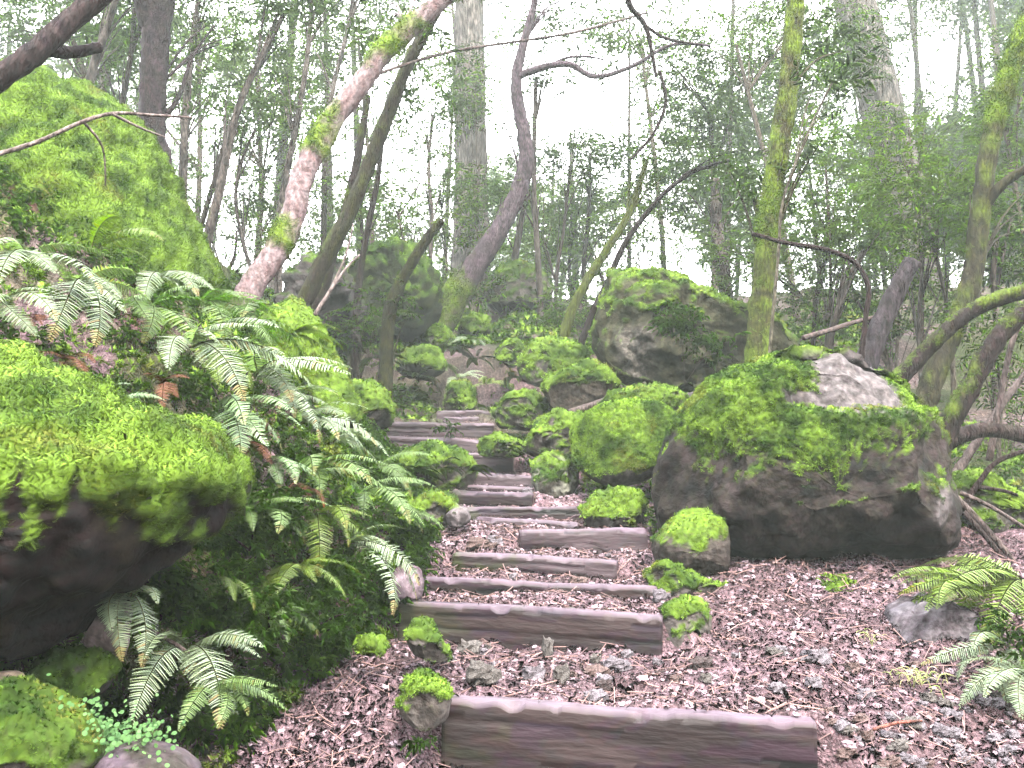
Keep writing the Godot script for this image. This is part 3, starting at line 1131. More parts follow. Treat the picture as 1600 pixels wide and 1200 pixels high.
func leaf_litter() -> void:
	# one curled dead leaf, unit long
	var v := PackedVector3Array()
	var n := PackedVector3Array()
	var idx := PackedInt32Array()
	leaf_tris(v, n, idx, Vector3(-0.5, 0, 0), Vector3(1, 0.12, 0).normalized(), Vector3.UP, 1.0, 0.5, 0.22)
	var leaf := arrays_mesh(v, n, PackedColorArray(), idx)
	var where := []
	var tint := PackedColorArray()
	var tones := [Color(0.386, 0.298, 0.325), Color(0.345, 0.258, 0.281), Color(0.276, 0.200, 0.213), Color(0.338, 0.227, 0.227), Color(0.248, 0.184, 0.192), Color(0.389, 0.317, 0.347), Color(0.322, 0.239, 0.227), Color(0.301, 0.163, 0.147), Color(0.329, 0.261, 0.283)]
	var made := 0
	while made < 80000:
		var d := 1.75 + pow(rng.randf(), 1.25) * 3.3
		var x := rng.randf_range(-1.25, 2.6)
		if made > 70000:      # the upper flights and the slope around them
			d = rng.randf_range(4.2, 13.0)
			x = rng.randf_range(-1.6, 1.6) * (1.0 if d < 8.0 else 3.0)
		var s := bank_edge(d) - x
		if s > 0.05 and rng.randf() < (0.6 if d < 3.6 else 0.9):
			made += 1
			continue
		var q := on_ground(x, -d)
		made += 1
		var nn := ground_normal(x, d)
		if nn.y < 0.6 and rng.randf() < 0.85:
			continue
		var up := (nn + Vector3(rng.randfn(), 0, rng.randfn()) * 0.13).normalized()
		var big := rng.randf_range(0.009, 0.023) * (1.0 if rng.randf() < 0.95 else 1.9) * (1.0 + maxf(d - 4.0, 0.0) * 0.1)
		where.append(Transform3D(frame(up, rng.randf() * TAU) * Basis.from_scale(Vector3(big, big, big * rng.randf_range(0.4, 1.0))), q + Vector3(0, rng.randf_range(0.002, 0.016), 0)))
		tint.append(tones[rng.randi() % tones.size()] * rng.randf_range(0.7, 1.25))
	for r in rest_spots:
		var big := rng.randf_range(0.014, 0.034)
		var r_at: Vector3 = r[0]
		var r_up: Vector3 = r[1]
		where.append(Transform3D(frame((r_up + Vector3(rng.randfn(), rng.randfn(), rng.randfn()) * 0.2).normalized(), rng.randf() * TAU) * Basis.from_scale(Vector3(big, big, big * rng.randf_range(0.35, 0.8))), r_at + r_up * 0.016))
		tint.append(tones[rng.randi() % tones.size()] * rng.randf_range(0.4, 0.9))
	for i in STEPS.size() - 1:      # leaves that lie on top of the timbers
		var a: Vector3 = step_l[i]
		var b: Vector3 = step_r[i]
		for k in int(a.distance_to(b) * 34.0):
			var big := rng.randf_range(0.012, 0.03)
			var p := a.lerp(b, rng.randf()) + Vector3(0, rng.randf_range(0.004, 0.012), -rng.randf_range(0.012, 0.10))
			where.append(Transform3D(frame((Vector3.UP + Vector3(rng.randfn(), 0, rng.randfn()) * 0.15).normalized(), rng.randf() * TAU) * Basis.from_scale(Vector3(big, big, big * rng.randf_range(0.4, 1.0))), p))
			tint.append(tones[rng.randi() % tones.size()] * rng.randf_range(0.6, 1.1))
	var o := scatter("leaf_litter", leaf, M.litter, where, tint)
	tag(o, "purple brown fallen leaves strewn over the path and treads", "leaf litter", "", "stuff")
	# stone chips
	var w2 := []
	var t2 := PackedColorArray()
	for i in 9000:
		var d := 1.75 + pow(rng.randf(), 1.3) * 4.6
		var x := rng.randf_range(-0.9, 2.5)
		if d > 4.3:
			x = rng.randf_range(-0.5, 0.8)
		if bank_edge(d) - x > 0.1:
			continue
		var k := n1.get_noise_2d(x * 16.0, d * 16.0)
		if k < -0.12 and rng.randf() < 0.6:
			continue
		var s := rng.randf_range(0.008, 0.024) * (1.0 if rng.randf() < 0.94 else 1.7)
		w2.append(Transform3D(frame((Vector3.UP + Vector3(rng.randfn(), 0, rng.randfn()) * 0.3).normalized(), rng.randf() * TAU) * Basis.from_scale(Vector3(s * 1.3, s * 0.6, s)), on_ground(x, -d, s * 0.15)))
		t2.append(Color(0.25, 0.195, 0.215).lerp(Color(0.19, 0.14, 0.148), rng.randf()) * rng.randf_range(0.8, 1.2))
	o = scatter("gravel", M.stones[2], M.chip, w2, t2)
	tag(o, "small purple grey stone chips bedded among the leaves of the path", "gravel", "", "stuff")
	# needles and twig bits
	var w3 := []
	var t3 := PackedColorArray()
	var bit := BoxMesh.new()
	bit.size = Vector3(1, 0.05, 0.05)
	for i in 3500:
		var d := 1.75 + pow(rng.randf(), 1.2) * 3.5
		var x := rng.randf_range(-1.2, 2.5)
		if bank_edge(d) - x > 0.2:
			continue
		var s := rng.randf_range(0.03, 0.11)
		w3.append(Transform3D(frame((ground_normal(x, d) + Vector3(rng.randfn(), 0, rng.randfn()) * 0.15).normalized(), rng.randf() * TAU) * Basis.from_scale(Vector3(s, 0.05, 0.05)), on_ground(x, -d, 0.012)))
		t3.append(Color(0.22, 0.14, 0.12).lerp(Color(0.09, 0.06, 0.06), rng.randf()))
	o = scatter("twig_litter", bit, M.chip, w3, t3)
	tag(o, "thin brown twig pieces scattered on the path", "twig litter", "", "stuff")

func ground_cover() -> void:
	# ivy-like leaflets and moss on the left bank and among the rocks
	var where := []
	var tint := PackedColorArray()
	var mw := []
	var mt := PackedColorArray()
	for i in 84000:
		var d := 1.6 + pow(rng.randf(), 1.1) * 7.4
		var x := bank_edge(d) - pow(rng.randf(), 1.3) * 2.6 + 0.03
		if i % 4 == 3:
			d = rng.randf_range(4.6, 14.0)
			x = rng.randf_range(-3.0, 4.0) * maxf(1.0, d / 9.0)
			var inside := false
			for k in STEPS.size():
				var a: Vector3 = step_l[k]
				var b: Vector3 = step_r[k]
				if x > a.x - 0.05 and x < b.x + 0.05 and absf(d + a.z) < 0.45:
					inside = true
			if inside:
				continue
		var q := on_ground(x, -d)
		var k := n1.get_noise_3dv(q * 22.0)
		var nn := ground_normal(x, d)
		if k > -0.06:
			if rng.randf() < (0.45 if d < 4.5 else 0.35):
				continue
			var s := rng.randf_range(0.04, 0.085) * maxf(1.0, d / 6.0)
			var up := (nn + Vector3(rng.randfn(), rng.randfn() + 0.5, rng.randfn()) * 0.4).normalized()
			where.append(Transform3D(frame(up, rng.randf() * TAU).scaled(Vector3(s, s, s)), q + nn * rng.randf_range(0.01, 0.09)))
			tint.append(Color(0.17, 0.28, 0.09).lerp(Color(0.32, 0.48, 0.14), rng.randf()) * rng.randf_range(0.7, 1.2))
		elif (k < 0.12 and (d > 4.5 or i % 2 == 0)) or d > 6.5:
			var s := (0.014 + 0.006 * d) * rng.randf_range(0.6, 1.2)
			mw.append(Transform3D(frame((nn + Vector3(rng.randfn(), rng.randfn(), rng.randfn()) * 0.25).normalized(), rng.randf() * TAU).scaled(Vector3(s, s, s)), q))
			mt.append(moss_colour(q, 0.6))
	var o := scatter("ground_cover", M.sprig_broad, M.leaf_matte, where, tint)
	tag(o, "low small leaved greenery creeping over the left bank", "ground cover", "", "stuff")
	o = scatter("ground_moss", M.tuft_mesh, M.moss, mw, mt)
	tag(o, "patches of green moss growing on the soil of the bank and slope", "moss", "", "stuff")

# ---------------------------------------------------------------- the scene
func _ready() -> void:
	rng.seed = 20
	var cam := Camera3D.new()
	cam.name = "camera"
	cam.position = Vector3(0, EYE, 0)
	cam.rotation.x = pitch
	cam.fov = rad_to_deg(2.0 * atan(600.0 / F))
	cam.near = 0.05
	cam.far = 600.0
	add_child(cam)
	var sky := ProceduralSkyMaterial.new()
	sky.sky_top_color = Color(0.97, 0.98, 1.0)
	sky.sky_horizon_color = Color(1.0, 1.0, 1.0)
	sky.sky_curve = 0.3
	sky.ground_bottom_color = Color(0.25, 0.27, 0.22)
	sky.ground_horizon_color = Color(0.45, 0.47, 0.42)
	sky.sky_energy_multiplier = 1.0
	var env := Environment.new()
	env.background_mode = Environment.BG_SKY
	env.sky = Sky.new()
	env.sky.sky_material = sky
	env.background_energy_multiplier = 1.3
	env.tonemap_mode = Environment.TONE_MAPPER_LINEAR
	env.tonemap_exposure = 15.5
	env.sdfgi_enabled = true
	env.ssao_enabled = true
	env.ssil_enabled = true
	env.fog_enabled = true
	env.fog_density = 0.002
	env.fog_light_color = Color(0.95, 1.0, 0.97)
	var we := WorldEnvironment.new()
	we.name = "environment"
	we.environment = env
	add_child(we)
	var sun := DirectionalLight3D.new()
	sun.name = "sun"
	sun.light_energy = 0.5
	sun.light_angular_distance = 14.0
	sun.light_color = Color(1.0, 0.97, 0.92)
	sun.shadow_enabled = true
	sun.rotation_degrees = Vector3(-52, 18, 0)
	add_child(sun)

	make_materials()
	prepare_steps()
	make_ground()
	for i in STEPS.size() - 1:      # the last one is only a worn edge of soil
		timber(i)
	boulders()
	front_trees()
	thicket()
	leaf_litter()
	ground_cover()
	ferns()
	stones()
	small_things()

func boulders() -> void:
	# --- the overhanging rock at the lower left
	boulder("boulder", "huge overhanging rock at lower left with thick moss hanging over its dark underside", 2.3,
		[-260, 560, -100, 530, 0, 548, 60, 578, 140, 602, 205, 640, 280, 662, 345, 715, 366, 742, 358, 795, 310, 860, 250, 900, 215, 905, 190, 935, 150, 985, 60, 1010, -100, 1020, -260, 920],
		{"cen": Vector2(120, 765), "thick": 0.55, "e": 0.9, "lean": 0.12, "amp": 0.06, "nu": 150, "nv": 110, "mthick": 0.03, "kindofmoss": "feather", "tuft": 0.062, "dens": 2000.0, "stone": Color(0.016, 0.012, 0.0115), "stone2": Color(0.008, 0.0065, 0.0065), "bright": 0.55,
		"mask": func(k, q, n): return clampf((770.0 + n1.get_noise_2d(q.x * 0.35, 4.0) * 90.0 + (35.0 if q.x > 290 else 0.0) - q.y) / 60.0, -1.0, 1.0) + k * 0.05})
	# --- the great mossy slab behind the ferns
	boulder("boulder", "great sloping slab wholly covered in bright moss at upper left behind the ferns", 5.2,
		[-260, 20, 0, 62, 55, 80, 105, 97, 150, 132, 202, 190, 240, 258, 275, 318, 312, 372, 350, 425, 350, 500, 200, 540, 0, 540, -260, 520],
		{"cen": Vector2(70, 340), "thick": 0.8, "e": 0.75, "lean": 0.55, "amp": 0.07, "nu": 130, "nv": 90, "moss": -0.6, "mthick": 0.05, "kindofmoss": "feather", "tuft": 0.075, "dens": 1300.0, "bright": 0.6,
		"mask": func(k, q, n): return k + 0.35 if q.distance_to(Vector2(55, 190)) > 38.0 else k - 0.4})
	# --- the big boulder right of the path
	var big := func(p: Vector3, q: Vector2) -> Vector3:
		# the top is set back behind a mossy ledge, with a flat pale face
		var back := smoothstep(652.0, 634.0, q.y + (q.x - 1300.0) * 0.05) * smoothstep(1180.0, 1240.0, q.x)
		p.z -= 0.16 * back * (1.0 if p.z > 0.0 else 0.0)
		# undercut at the bottom
		p.z -= 0.22 * smoothstep(800.0, 930.0, q.y) * (1.0 if p.z > 0.0 else 0.0)
		# the bulge low on the right
		p.z += 0.10 * exp(-Vector2((q.x - 1420.0) / 60.0, (q.y - 800.0) / 60.0).length_squared()) * (1.0 if p.z > 0.0 else 0.0)
		return p
	boulder("boulder", "largest boulder right of the stairs with a flat pale grey patch near its top", 4.4,
		[1020, 752, 1050, 690, 1075, 640, 1110, 600, 1165, 572, 1215, 556, 1265, 548, 1302, 542, 1337, 550, 1368, 580, 1400, 584, 1432, 612, 1447, 655, 1466, 700, 1472, 738, 1497, 790, 1490, 832, 1442, 890, 1380, 925, 1290, 940, 1220, 930, 1150, 920, 1050, 865, 1022, 800],
		{"cen": Vector2(1245, 745), "thick": 0.62, "e": 0.62, "lean": 0.22, "amp": 0.055, "nu": 170, "nv": 120, "mthick": 0.032, "tuft": 0.032, "dens": 1700.0, "shape": big, "cuts": [[Vector3(0.05, -0.6, 0.8), 1260, 790, 0.50], [Vector3(-0.15, 0.3, 0.94), 1240, 740, 0.50], [Vector3(-0.8, 0.15, 0.58), 1110, 740, 0.36], [Vector3(0.75, 0.1, 0.65), 1400, 720, 0.36], [Vector3(-0.35, -0.45, 0.8), 1100, 800, 0.34]], "bright": 0.42,
		"stone": Color(0.028, 0.023, 0.020), "stone2": Color(0.011, 0.009, 0.0085), "pale": Color(0.085, 0.073, 0.074),
		"mask": func(k, q0, n):
			var q: Vector2 = q0 + Vector2(n1.get_noise_2d(q0.x * 1.2, q0.y * 1.2), n1.get_noise_2d(q0.y * 1.2, q0.x * 1.2 + 70.0)) * 16.0
			var face: bool = Rect2(1258, 548, 128, 99).has_point(q) or (q.y < 640.0 and q.x > 1195.0 and q.x < 1370.0 and q.y > 612.0 + (1282.0 - q.x) * 0.05)
			if face:
				return -0.6 + n.y * 0.2
			# the moss hangs down to an uneven slanting edge; the undercut face below is bare
			var edge: float = line(q.x, [1015, 1060, 1110, 1180, 1240, 1300, 1380, 1440, 1465, 1500], [780, 780, 690, 715, 725, 690, 668, 652, 700, 760]) + n1.get_noise_2d(q.x * 0.9, q.y * 0.3) * 30.0
			var up := clampf((edge - q.y) / 50.0, -1.1, 0.6)
			up -= 1.6 * smoothstep(1095.0, 1055.0, q.x) * smoothstep(650.0, 700.0, q.y)      # the dark left flank
			return maxf(up + 0.75 * n1.get_noise_2d(q.x * 0.7 + 40.0, q.y * 0.7), k - 0.4),
		"scol": func(q, n):
			var a := 1.0 if Rect2(1246, 538, 150, 118).has_point(q) else 0.0
			a = maxf(a, 0.8 * smoothstep(26.0, 14.0, absf(q.x - 1400.0 + (q.y - 780.0) * 0.8)) * smoothstep(35.0, 25.0, absf(q.y - 785.0)))
			a = maxf(a, 0.7 * smoothstep(45.0, 25.0, q.distance_to(Vector2(1230, 610))))
			return a})
	# --- the rock at the back right
	boulder("boulder", "square shouldered grey rock with a mossy crest standing behind the largest boulder", 7.4,
		[922, 535, 932, 482, 952, 422, 975, 412, 1025, 422, 1062, 431, 1100, 455, 1130, 470, 1168, 482, 1200, 500, 1226, 520, 1252, 548, 1250, 590, 1180, 610, 1080, 612, 985, 606, 942, 580],
		{"cen": Vector2(1065, 520), "chips": 6, "thick": 0.55, "e": 0.5, "lean": 0.2, "amp": 0.08, "nu": 120, "nv": 80, "moss": 0.45, "mthick": 0.045, "stone": Color(0.042, 0.040, 0.027), "stone2": Color(0.016, 0.016, 0.010), "pale": Color(0.12, 0.105, 0.095),
		"scol": func(q, n): return smoothstep(38.0, 12.0, absf(q.x - 985.0)) * smoothstep(50.0, 30.0, absf(q.y - 560.0)) * 0.8,
		"mask": func(k, q, n): return maxf(k, 0.35 - absf(q.y - 492.0 - absf(q.x - 1000.0) * -0.35) / 14.0 if q.x < 1045.0 and q.x > 940.0 else k)})
	boulder("boulder", "round smooth mossy boulder like a loaf between the stairs and the largest boulder", 5.6,
		[892, 702, 897, 670, 920, 645, 952, 632, 992, 622, 1032, 626, 1062, 652, 1064, 702, 1032, 737, 985, 760, 940, 760, 904, 738],
		{"cen": Vector2(980, 695), "chips": 6, "thick": 0.36, "e": 0.75, "lean": 0.3, "amp": 0.03, "moss": -0.15, "tuft": 0.034, "dens": 1900.0, "mask": func(k, q, n): return k + clampf((738.0 - q.y) / 30.0, -0.8, 0.5)})
	boulder("boulder", "mossy hump directly behind the loaf shaped boulder", 6.3, [925, 645, 950, 615, 990, 605, 1022, 598, 1062, 606, 1088, 632, 1078, 668, 1000, 680], {"chips": 5, "thick": 0.3, "moss": -0.3})
	boulder("boulder", "mossy rock with a dark hollow under its front, right of the upper stairs", 7.0, [842, 605, 868, 582, 905, 566, 932, 557, 952, 574, 970, 602, 962, 632, 900, 648, 858, 645],
		{"cen": Vector2(908, 600), "chips": 6, "thick": 0.3, "moss": 0.0, "stone": Color(0.05, 0.04, 0.035), "stone2": Color(0.03, 0.025, 0.02), "mask": func(k, q, n): return k + clampf((598.0 + absf(q.x - 915.0) * 0.25 - q.y) / 14.0, -0.8, 0.6)})
	boulder("boulder", "mossy rock behind the hollow one, below the thin trees", 8.2, [806, 575, 824, 536, 850, 525, 890, 529, 922, 550, 918, 586, 860, 608, 815, 604], {"chips": 5, "thick": 0.35, "moss": -0.1})
	boulder("boulder", "small domed mossy rock at the right end of the topmost steps", 7.1, [766, 645, 790, 615, 830, 609, 860, 630, 872, 658, 830, 674, 778, 670], {"chips": 5, "thick": 0.22, "moss": -0.1})
	boulder("boulder", "mossy block with a shaded front beside the loaf shaped boulder", 6.4, [812, 695, 835, 660, 872, 640, 907, 645, 918, 672, 907, 706, 860, 720, 822, 710], {"chips": 5, "thick": 0.24, "moss": 0.0})
	boulder("boulder", "low mossy stone touching the right end of the square ended step", 6.35, [742, 694, 770, 678, 812, 682, 830, 702, 800, 718, 752, 716], {"chips": 5, "thick": 0.15, "moss": -0.2})
	boulder("boulder", "grey green rock with thin moss beside the pale step", 5.7, [824, 725, 850, 705, 892, 712, 908, 745, 895, 780, 850, 790, 830, 765], {"chips": 5, "thick": 0.2, "moss": 0.45, "stone": Color(0.17, 0.17, 0.14)})
	boulder("boulder", "flat lime green mossy rock at the right end of the long thin step", 4.85, [902, 805, 922, 776, 960, 761, 996, 764, 1008, 790, 1006, 824, 960, 834, 912, 830], {"chips": 5, "thick": 0.2, "moss": -0.05, "amp": 0.06, "lean": 0.5, "bright": 0.65})
	boulder("boulder", "angular mossy stone leaning against the left foot of the largest boulder", 4.05, [1016, 852, 1050, 815, 1086, 795, 1121, 796, 1137, 830, 1135, 902, 1125, 925, 1080, 915, 1033, 892], {"chips": 9, "thick": 0.18, "e": 0.42, "moss": 0.45, "amp": 0.02, "mthick": 0.015, "bright": 0.4, "lean": 0.15, "stone": Color(0.045, 0.037, 0.034), "stone2": Color(0.02, 0.016, 0.015)})
	boulder("boulder", "low mossy stone below the angular stone at the path edge", 3.85, [1006, 898, 1040, 880, 1082, 899, 1150, 915, 1160, 945, 1090, 952, 1050, 945, 1012, 922], {"chips": 5, "thick": 0.13, "moss": 0.15, "amp": 0.03})
	boulder("boulder", "small cube shaped mossy stone at the right end of the long second timber", 3.42, [1029, 990, 1037, 950, 1064, 938, 1100, 944, 1115, 975, 1107, 1006, 1070, 1020, 1034, 1012], {"chips": 7, "thick": 0.10, "e": 0.45, "moss": 0.2, "amp": 0.02, "bright": 0.4, "lean": 0.3, "mthick": 0.02})
	boulder("boulder", "flat mossy slab lying under the front of the largest boulder", 3.95, [1195, 935, 1250, 912, 1330, 904, 1395, 910, 1425, 935, 1405, 968, 1330, 980, 1250, 968], {"chips": 5, "thick": 0.2, "moss": 0.1, "amp": 0.03, "lean": 0.9, "bright": 0.35})
	boulder("boulder", "flaky pale lilac grey rock without moss beneath the right hand ferns", 3.4, [1376, 992, 1395, 955, 1432, 938, 1477, 934, 1520, 955, 1540, 985, 1500, 1005, 1430, 1006], {"chips": 5, "thick": 0.16, "e": 0.5, "moss": 2.0, "amp": 0.035, "ff": 1.6, "lean": 0.35, "stone": Color(0.10, 0.087, 0.098), "stone2": Color(0.045, 0.036, 0.04)})
	boulder("boulder", "tall mossy hump on the bank below the leaning pale trunk", 5.2, [385, 520, 418, 470, 455, 464, 486, 490, 511, 540, 541, 590, 568, 645, 566, 675, 500, 680, 430, 660, 385, 590], {"cen": Vector2(480, 580), "thick": 0.35, "moss": -0.3, "lean": 0.4, "bright": 0.62, "mask": func(k, q, n): return k - 0.8 * smoothstep(30.0, 12.0, Vector2((q.x - 502.0) * 1.5, (q.y - 640.0) * 0.8).length())})
	boulder("boulder", "rounded mossy hump just left of the topmost steps", 6.4, [532, 648, 545, 600, 570, 591, 602, 604, 618, 640, 606, 676, 550, 680], {"chips": 5, "thick": 0.25, "moss": -0.3, "bright": 0.6})
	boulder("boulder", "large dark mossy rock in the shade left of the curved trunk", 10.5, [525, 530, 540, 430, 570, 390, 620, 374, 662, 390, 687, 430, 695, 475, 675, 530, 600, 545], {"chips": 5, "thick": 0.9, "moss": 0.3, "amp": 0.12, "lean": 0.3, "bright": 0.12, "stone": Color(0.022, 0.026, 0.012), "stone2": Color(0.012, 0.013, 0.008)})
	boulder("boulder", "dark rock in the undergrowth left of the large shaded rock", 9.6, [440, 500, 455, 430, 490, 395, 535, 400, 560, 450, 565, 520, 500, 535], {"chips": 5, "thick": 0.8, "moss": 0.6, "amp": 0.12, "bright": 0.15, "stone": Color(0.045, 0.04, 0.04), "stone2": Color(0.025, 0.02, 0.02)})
	boulder("boulder", "dark mossy rock at the foot of the broad pale trunk", 13.0, [755, 480, 768, 425, 800, 408, 842, 418, 866, 450, 858, 485, 800, 495], {"chips": 5, "thick": 0.8, "moss": 0.2, "bright": 0.2})
	boulder("boulder", "mossy lump capping the left end of the nearest timber", 2.66, [620, 1105, 627, 1073, 655, 1060, 686, 1068, 708, 1092, 700, 1130, 650, 1140], {"chips": 7, "thick": 0.09, "moss": 0.3, "amp": 0.02, "tuft": 0.024, "dens": 2600.0, "bright": 0.4, "mthick": 0.02})
	boulder("boulder", "little mossy lump below the left end of the second timber", 3.1, [633, 992, 650, 968, 676, 974, 696, 1006, 712, 1040, 670, 1035, 643, 1015], {"chips": 7, "thick": 0.09, "moss": 0.25, "amp": 0.02, "bright": 0.4, "mthick": 0.02})
	boulder("boulder", "tiny round moss cushion alone on the litter of the bank", 3.0, [556, 1010, 570, 999, 593, 1003, 603, 1017, 575, 1024], {"chips": 5, "thick": 0.05, "moss": -0.4, "amp": 0.01, "nu": 40, "nv": 28, "bright": 0.6})
	boulder("boulder", "mossy mound among dead branches at the right edge", 4.9, [1470, 765, 1500, 737, 1542, 741, 1582, 775, 1640, 800, 1660, 850, 1540, 845, 1485, 805], {"chips": 5, "thick": 0.3, "moss": 0.0, "bright": 0.55})
	boulder("boulder", "ferny mossy mound that narrows the stairs from the left", 5.85, [596, 725, 640, 697, 692, 690, 735, 712, 752, 742, 735, 770, 690, 790, 640, 775], {"chips": 5, "thick": 0.25, "moss": -0.1, "bright": 0.4})
	boulder("boulder", "mossy bank stone beside the long thin step", 4.8, [632, 790, 660, 768, 694, 765, 712, 792, 700, 835, 660, 840], {"chips": 5, "thick": 0.15, "moss": 0.1})
	boulder("boulder", "bare grey stone on the bank at the left end of the long thin step", 4.6, [690, 810, 705, 792, 728, 795, 738, 812, 715, 825], {"chips": 5, "thick": 0.1, "e": 0.5, "moss": 1.0, "nu": 40, "nv": 28, "amp": 0.03, "stone": Color(0.10, 0.085, 0.09)})
	boulder("boulder", "pale rounded stone set at the left end of the low third timber", 3.75, [606, 925, 612, 890, 635, 877, 657, 889, 666, 912, 660, 935, 630, 940], {"chips": 5, "thick": 0.1, "moss": 1.5, "amp": 0.02, "lean": 0.5, "nu": 50, "nv": 34, "stone": Color(0.13, 0.10, 0.115), "stone2": Color(0.06, 0.042, 0.048)})
	var far := [["mossy stones heaped on the slope right of the broken stem", 9.0, [620, 585, 628, 550, 655, 538, 690, 545, 702, 580, 660, 598]], ["mossy stone above the worn soil edge over the stairs", 11.0, [712, 525, 722, 498, 745, 489, 765, 500, 768, 526]], ["lime mossy stone left of the worn soil edge over the stairs", 8.5, [688, 645, 700, 600, 725, 590, 742, 612, 740, 645]], ["mossy cushion at the root of the curved trunk", 10.4, [640, 545, 655, 515, 690, 505, 712, 525, 705, 552]], ["mossy stone under the thin arching tree", 9.0, [770, 560, 790, 530, 815, 535, 822, 565, 800, 580]]]
	for f in far:
		boulder("boulder", f[0], f[1], f[2], {"chips": 5, "thick": 0.3, "moss": -0.2, "nu": 48, "nv": 32, "bright": 0.5})
	# rubble under the overhang
	boulder("boulder", "brown wedge stone standing under the overhang", 2.25, [135, 1010, 150, 965, 178, 930, 200, 945, 205, 1020, 180, 1040], {"chips": 5, "thick": 0.06, "e": 0.5, "moss": 1.2, "amp": 0.02, "nu": 50, "nv": 34, "stone": Color(0.20, 0.16, 0.15)})
	boulder("boulder", "dark mossy stone in the hollow under the overhang", 2.2, [40, 1080, 60, 1030, 110, 1020, 165, 1030, 180, 1065, 150, 1095, 80, 1100], {"chips": 5, "thick": 0.1, "moss": 0.2, "amp": 0.02, "bright": 0.2, "stone": Color(0.07, 0.06, 0.055)})
	boulder("boulder", "small tan stone at the left edge under the overhang", 1.95, [-30, 1085, -20, 1055, 20, 1050, 38, 1068, 30, 1092, 0, 1098], {"chips": 5, "thick": 0.05, "e": 0.5, "moss": 1.5, "amp": 0.012, "nu": 44, "nv": 30, "stone": Color(0.27, 0.20, 0.15)})
	boulder("boulder", "mossy rock in the lower left corner", 1.8, [-120, 1130, -40, 1090, 40, 1100, 120, 1160, 150, 1240, 0, 1280, -120, 1250], {"chips": 5, "thick": 0.14, "moss": 0.25, "amp": 0.02, "bright": 0.05, "stone": Color(0.05, 0.042, 0.037)})
	boulder("boulder", "flat purple grey stone beside the mossy rock in the lower left corner", 1.85, [130, 1215, 180, 1170, 260, 1180, 320, 1210, 300, 1250, 180, 1250], {"chips": 5, "thick": 0.1, "e": 0.5, "moss": 1.3, "amp": 0.015, "nu": 50, "nv": 34, "stone": Color(0.06, 0.047, 0.055)})

